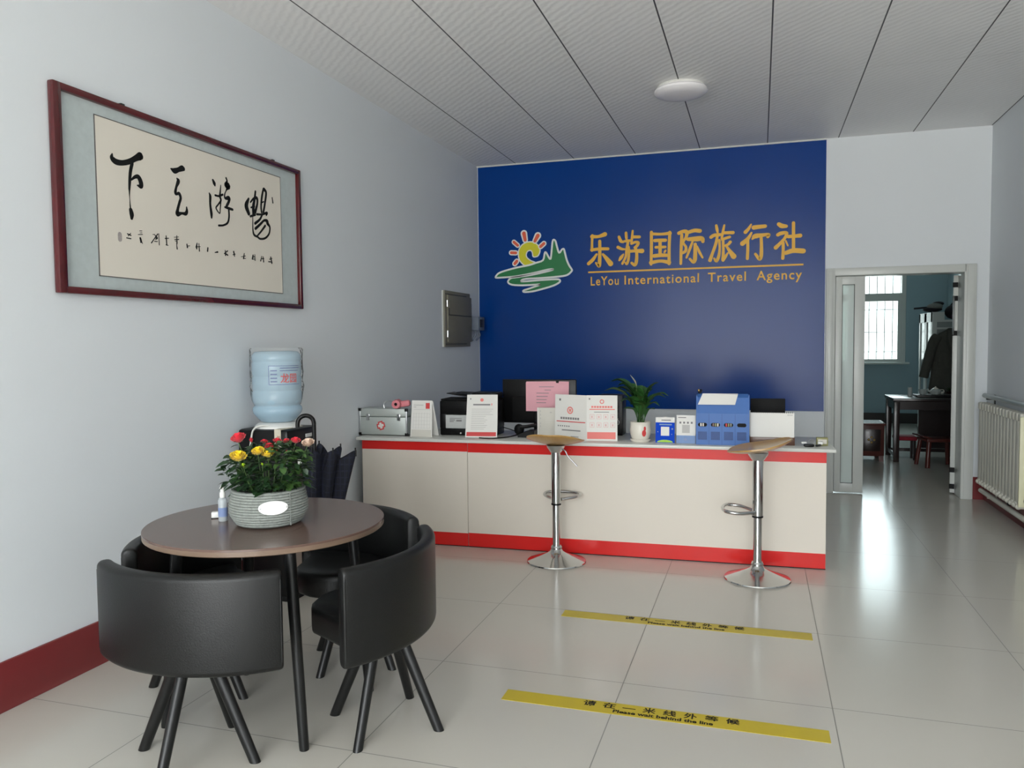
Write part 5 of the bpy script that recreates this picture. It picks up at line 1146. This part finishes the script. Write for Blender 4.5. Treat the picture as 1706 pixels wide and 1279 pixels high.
sc_ = thing('spiral_calendar', 'blank white spiral bound calendar on a brown wooden base behind the right bar stool', 'calendar', (0.08, 5.19, CT), 0.02)
MB().bb(-0.135, 0.135, 0.0, 0.11, 0.0, 0.05, 0.003).build('wooden_base', M['brown_wood'], sc_)
fC, _ = sheet_fn((-0.133, 0.004), (0.133, 0.004), 0.048, 0.08)
MB().rect(fC, 0, 0.264, 0, 0.156, -0.008, 0).build('pages', M['paper_white'], sc_, flat=True)
fD, _ = sheet_fn((-0.133, 0.062), (0.133, 0.062), 0.048, -0.28)
MB().rect(fD, 0, 0.264, 0, 0.158, -0.002, 0).build('back_board', M['paper_shade'], sc_, flat=True)
b = MB()
for k in range(22):
    c = fC(0.012 + k * 0.0115, 0.157, -0.004); b.tube([c + Vector((0, 0.006 * math.cos(a), 0.006 * math.sin(a))) for a in [2*math.pi*j/10 for j in range(10)]], 0.0011, 5, closed=True)
b.build('spiral_binding', M['black_metal'], sc_)
b = MB(); 
for k in range(3): b.rect(fC, 0.225 + k * .011, 0.231 + k * .011, 0.138, 0.146, 0, .0008)
b.build('printed_marks', M['print_faint'], sc_, flat=True)
m2 = thing('monitor', 'small black monitor back showing above the blank white spiral calendar', 'monitor', (0.06, 5.50, CT))
MB().bb(-0.115, 0.105, -0.01, 0.015, 0.05, 0.272, 0.003).build('screen_housing', M['black_matte'], m2)
MB().bb(-0.02, 0.02, -0.02, 0.0, 0.005, 0.10).build('stand_neck', M['black_plastic'], m2)
MB().bb(-0.07, 0.07, -0.05, 0.05, 0.0, 0.008, 0.003).build('stand_base', M['black_plastic'], m2)

ks = thing('key_bunch', 'bunch of black and silver keys at the right end of the counter', 'keys', (0.305, 5.16, CT), 0.1)
MB().box((-0.01, -0.005, 0.010), (0.062, 0.030, 0.018), 0.008).build('black_fob', M['black_plastic'], ks)
MB().box((0.045, 0.0, 0.010), (0.05, 0.014, 0.012), 0.004, 0.9).build('key_head', M['dark_screen'], ks)
MB().box((-0.035, 0.03, 0.022), (0.03, 0.02, 0.012), 0.003).box((0.062, 0.035, 0.02), (0.03, 0.02, 0.02), 0.004).build('white_tag', M['white_plastic'], ks)
MB().tube([(0.012 + 0.016 * math.cos(a), 0.03, 0.030 + 0.014 * math.sin(a)) for a in [2*math.pi*j/16 for j in range(16)]], 0.002, 6, closed=True).build('key_ring', M['steel'], ks)
ob = thing('olive_box', 'small olive box behind the bunch of keys on the counter', 'box', (0.378, 5.225, CT), 0.1)
MB().bb(-0.034, 0.034, 0, 0.03, 0, 0.052, 0.004).build('box', M['olive'], ob)
MB().bb(-0.026, 0.026, -0.001, 0.002, 0.012, 0.04, .001).build('pale_label', M['paper_shade'], ob)

# ---------------------------------------------------------------- back room
tt = thing('tea_table', 'dark rosewood tea table in the back room seen through the doorway', 'table', (1.84, 10.14, 0))
MB().bb(-0.385, 0.40, -0.33, 0.33, 0.695, 0.73, 0.006).build('tabletop', M['dark_wood'], tt)
MB().bb(-0.355, 0.37, -0.305, -0.285, 0.60, 0.70).bb(-0.355, 0.37, 0.285, 0.305, 0.60, 0.70).bb(-0.36, -0.34, -0.30, 0.30, 0.60, 0.70).bb(0.35, 0.37, -0.30, 0.30, 0.60, 0.70).build('apron', M['dark_wood'], tt)
for x in (-0.342, 0.345):
    for y in (-0.29, 0.29): MB().bb(x - 0.03, x + 0.03, y - 0.03, y + 0.03, 0, 0.69, 0.006).build('leg', M['dark_wood'], tt)
b = MB().bb(-0.355, -0.335, -0.29, 0.29, 0.05, 0.09).bb(-0.34, 0.345, 0.28, 0.30, 0.05, 0.09).bb(0.335, 0.355, -0.29, 0.29, 0.05, 0.09); b.build('stretcher', M['dark_wood'], tt)
MB().bb(-0.02, 0.33, 0.24, 0.27, 0.10, 0.66).build('cupboard_panel', M['dark_wood'], tt)
tr = thing('tea_tray', 'long black tea tray on the dark rosewood table in the back room', 'tray', (1.93, 10.12, 0.73))
MB().bb(-0.20, 0.28, -0.12, 0.14, 0.0, 0.028, 0.006).build('tray', M['black_plastic'], tr)
cu_ = thing('glass_tumbler', 'tall pale glass standing on the left end of the back room tea table', 'glass', (1.69, 10.20, 0.73))
MB().lathe([(0.001, 0), (0.024, 0), (0.027, 0.105), (0.025, 0.105), (0.022, 0.006), (0.001, 0.006)], 24).build('glass', M['tea_glass'], cu_)
for (x, y, r, h, name, lab) in ((1.81, 10.10, 0.05, 0.06, 'tea_bowl', 'pale glazed bowl left of the teapot on the black tea tray'), (2.02, 10.16, 0.03, 0.035, 'tea_cup', 'small pale cup right of the teapot on the black tea tray')):
    t = thing(name, lab, 'bowl' if 'bowl' in name else 'cup', (x, y, 0.758))
    MB().lathe([(0.001, 0), (r * .5, 0), (r * .8, h * .3), (r, h), (r * .93, h), (r * .7, h * .3), (0.001, h * .15)], 24).build('bowl', M['tea_glass'], t)
tp_ = thing('teapot', 'pale teapot with a bright lid on the black tea tray in the back room', 'teapot', (1.945, 10.12, 0.758))
MB().lathe([(0.001, 0), (0.035, 0), (0.055, 0.02), (0.058, 0.04), (0.04, 0.065), (0.001, 0.066)], 24).build('pot', M['tea_glass'], tp_)
MB().lathe([(0.001, 0.064), (0.036, 0.064), (0.02, 0.078), (0.008, 0.082), (0.009, 0.092), (0.001, 0.094)], 20).build('lid', M['ceramic'], tp_)
MB().tube(catmull([(-0.05, 0, 0.03), (-0.075, 0, 0.045), (-0.085, 0, 0.065)], 4), [0.011] * 8 + [0.007], 8).build('spout', M['tea_glass'], tp_)
MB().tube(catmull([(0.05, 0, 0.02), (0.085, 0, 0.03), (0.08, 0, 0.055), (0.045, 0, 0.055)], 4), 0.005, 6).build('handle', M['ceramic'], tp_)
gp = thing('small_plant', 'small dark green plant at the right of the tea table in the back room', 'potted plant', (2.14, 10.37, 0.73))
MB().lathe([(0.001, 0), (0.03, 0), (0.042, 0.05), (0.001, 0.05)], 18).build('pot', M['dark_wood'], gp)
random.seed(3); b = MB()
for k in range(40):
    a = random.uniform(0, 6.28); e_ = random.uniform(0.1, 1.2)
    vs, fs = leaf_verts(Vector((0, 0, 0.05)), Vector((math.cos(a) * math.cos(e_), math.sin(a) * math.cos(e_), math.sin(e_))), Vector((0, 0, 1)), random.uniform(.05, .10), 0.02); b.geom(vs, fs)
b.build('foliage', M['plant_dark'], gp, recalc=False)

cb = thing('carved_chest', 'low reddish brown carved chest left of the tea table in the back room', 'chest', (1.12, 10.0, 0))
MB().bb(-0.25, 0.25, -0.19, 0.19, 0.06, 0.42, 0.006).build('body', M['red_wood'], cb)
MB().bb(-0.265, 0.265, -0.205, 0.205, 0.418, 0.44, 0.004).build('top', M['red_wood'], cb)
MB().bb(-0.235, 0.235, -0.175, 0.175, 0.439, 0.445).build('glass_inlay', M['tea_glass'], cb)
for x in (-0.22, 0.22):
    for y in (-0.165, 0.165): MB().bb(x - .025, x + .025, y - .025, y + .025, 0, 0.07).build('foot', M['red_wood'], cb)
for x0, x1 in ((-0.21, -0.02), (0.02, 0.21)):
    f = MB().bb(x0, x1, -0.198, -0.188, 0.12, 0.37, 0.003).build('carved_door', M['dark_wood'], cb)
    b = MB()
    for k in range(4): b.ball(((x0 + x1)/2 + 0.03 * math.cos(k * 1.57), -0.199, 0.25 + 0.03 * math.sin(k * 1.57)), 0.014, (1, .35, 1), 8, 6)
    b.build('brass_fitting', M['brass'], f)
rs = thing('low_stool', 'low stool with red patterned seat under the tea table in the back room', 'stool', (1.63, 10.12, 0))
MB().bb(-0.12, 0.12, -0.12, 0.12, 0.225, 0.275, 0.02).build('seat', M['red_cloth'], rs)
for x in (-0.09, 0.09):
    for y in (-0.09, 0.09): MB().bb(x - .014, x + .014, y - .014, y + .014, 0, 0.226).build('leg', M['dark_wood'], rs)
wc = thing('low_chair', 'low reddish wooden chair in front of the tea table in the back room', 'chair', (1.88, 9.60, 0), 0.2)
MB().box((0, 0, 0.30), (0.34, 0.30, 0.035), 0.008).build('seat', M['red_wood'], wc)
for x in (-0.14, 0.14):
    MB().tube([(x * 1.2, -0.15, 0.0), (x * 1.05, -0.11, 0.15), (x, -0.12, 0.32)], [0.026, 0.024, 0.026], 10).build('leg', M['red_wood'], wc)
    MB().tube([(x * 1.2, 0.15, 0.0), (x, 0.12, 0.29)], 0.022, 10).build('leg', M['red_wood'], wc)
MB().box((-0.17, 0.0, 0.335), (0.10, 0.30, 0.02), 0.006, Matrix.Rotation(0.25, 3, 'Y')).build('arm_board', M['red_wood'], wc)

cbn = thing('wardrobe', 'white cabinet with glazed doors and rails against the right wall of the back room', 'wardrobe', (2.14, 11.3, 0))
MB().bb(0.0, 0.76, 0.0, 0.83, 0.06, 1.62, 0.0).build('carcass', mat('grey_cabinet_side', rgb(150, 160, 158), rough=0.45), cbn)
MB().bb(-0.02, 0.78, 0.0, 0.85, 0.0, 0.06).build('plinth', M['cabinet_white'], cbn)
MB().bb(-0.02, 0.12, 0.0, 0.85, 1.62, 1.745, 0.003).build('cornice', M['cabinet_white'], cbn)
for y0, y1 in ((0.0, 0.415), (0.42, 0.835)):
    dr = MB().bb(-0.025, 0.0, y0, y0 + 0.07, 0.07, 1.74).bb(-0.025, 0.0, y1 - 0.07, y1, 0.07, 1.74).bb(-0.025, 0.0, y0, y1, 1.62, 1.74).bb(-0.025, 0.0, y0, y1, 0.07, 0.18).build('door', M['cabinet_white'], cbn)
    MB().bb(-0.014, -0.01, y0 + 0.06, y1 - 0.06, 0.17, 1.63).build('door_glass', M['cab_glass'], dr)
    MB().ball((-0.035, y0 + 0.035 if y0 > 0.2 else y1 - 0.035, 1.0), 0.014, u=8, v=6).build('knob', M['steel'], dr)
MB().bb(-0.022, 0.03, -0.022, 0.0, 0.0, 1.745).build('corner_post', M['cabinet_white'], cbn)
for z in (1.63, 1.535): MB().bb(0.02, 0.78, -0.03, 0.0, z - 0.012, z + 0.012).build('rail', M['cabinet_white'], cbn)
hat = thing('cloth_bundle', 'black and white folded bundle on top of the white back room cabinet', 'bundle', (2.16, 11.52, 1.745))
MB().ball((0.0, 0.0, 0.04), 0.1, (1.15, 1.2, 0.36), 20, 12).build('dark_layer', M['bag_dark'], hat)
MB().ball((0.02, -0.045, 0.078), 0.1, (0.95, 0.85, 0.42), 18, 10).build('pale_layer', M['rope'], hat)
MB().ball((0.07, 0.02, 0.115), 0.07, (1.0, 1.0, 0.42), 14, 10).tube([(-0.22, 0, 0.055), (0.02, 0, 0.075)], 0.012, 8).build('dark_fold', M['bag_dark'], hat)
bag = thing('backpack', 'dark backpack resting on the white back room cabinet above the hanging coat', 'bag', (2.385, 11.42, 1.645))
MB().ball((0.06, 0, 0.10), 0.15, (1.1, 0.8, 0.72), 20, 14).box((0.05, -0.09, 0.06), (0.22, 0.08, 0.11), 0.03).build('body', M['bag_dark'], bag)
MB().tube(catmull([(-0.04, 0, 0.17), (0.02, 0, 0.235), (0.09, 0, 0.235), (0.14, 0, 0.17)], 4), 0.012, 8).build('strap', M['bag_dark'], bag)
MB().box((0.03, -0.12, 0.035), (0.16, 0.05, 0.06), 0.02).build('plum_pocket', M['bag_plum'], bag)
ct = thing('coat', 'dark charcoal coat hanging on the side of the white back room cabinet', 'coat', (2.33, 11.15, 0.62))
secs = [(0.0, 0.28, 0.075), (0.12, 0.275, 0.08), (0.32, 0.25, 0.085), (0.52, 0.235, 0.09), (0.70, 0.225, 0.085), (0.80, 0.205, 0.075), (0.85, 0.16, 0.06), (0.89, 0.085, 0.05), (0.915, 0.055, 0.045)]
rings = []
for z, rx, ry in secs:
    rings.append([Vector((rx * math.copysign(abs(math.cos(a)) ** 0.7, math.cos(a)), ry * math.sin(a) * (1 + 0.10 * math.sin(a * 6 + z * 5)), z)) for a in [2*math.pi*k/48 for k in range(48)]])
MB().loft(rings).build('body', M['coat_cloth'], ct, angle=60)
MB().tube(catmull([(-0.17, -0.01, 0.815), (-0.225, -0.02, 0.72), (-0.285, -0.03, 0.50), (-0.335, -0.04, 0.29)], 5), [0.06, 0.068, 0.07, 0.069, 0.068, 0.066, 0.065, 0.064, 0.063, 0.061, 0.06, 0.059, 0.058, 0.057, 0.056, 0.055], 14).build('sleeve', M['coat_cloth'], ct)
MB().tube(catmull([(0.17, -0.01, 0.815), (0.225, -0.02, 0.72), (0.26, -0.03, 0.50), (0.28, -0.04, 0.29)], 5), 0.06, 14).build('sleeve', M['coat_cloth'], ct)
for s in (-1, 1): MB().prism([(0.0, 0.50), (0.10 * s, 0.74), (0.075 * s, 0.90), (0.03 * s, 0.885)], lambda a, bb_, d: Vector((a, -0.088 - d + 0.05 * max(0, (bb_ - 0.74) / 0.16), bb_)), 0, 0.012).build('lapel', M['coat_cloth'], ct, flat=True)
MB().prism([(-0.035, 0.88), (0.03, 0.88), (0.0, 0.56)], lambda a, bb_, d: Vector((a, -0.076 - d + 0.04 * max(0, (bb_ - 0.74) / 0.16), bb_)), 0, 0.01).build('lining', M['coat_lining'], ct, flat=True)
MB().tube(catmull([(0, 0, 0.90), (0, 0, 0.95), (0.02, 0.03, 0.965), (0.03, 0.06, 0.95)], 4), 0.005, 6).build('hanger', M['steel'], ct)
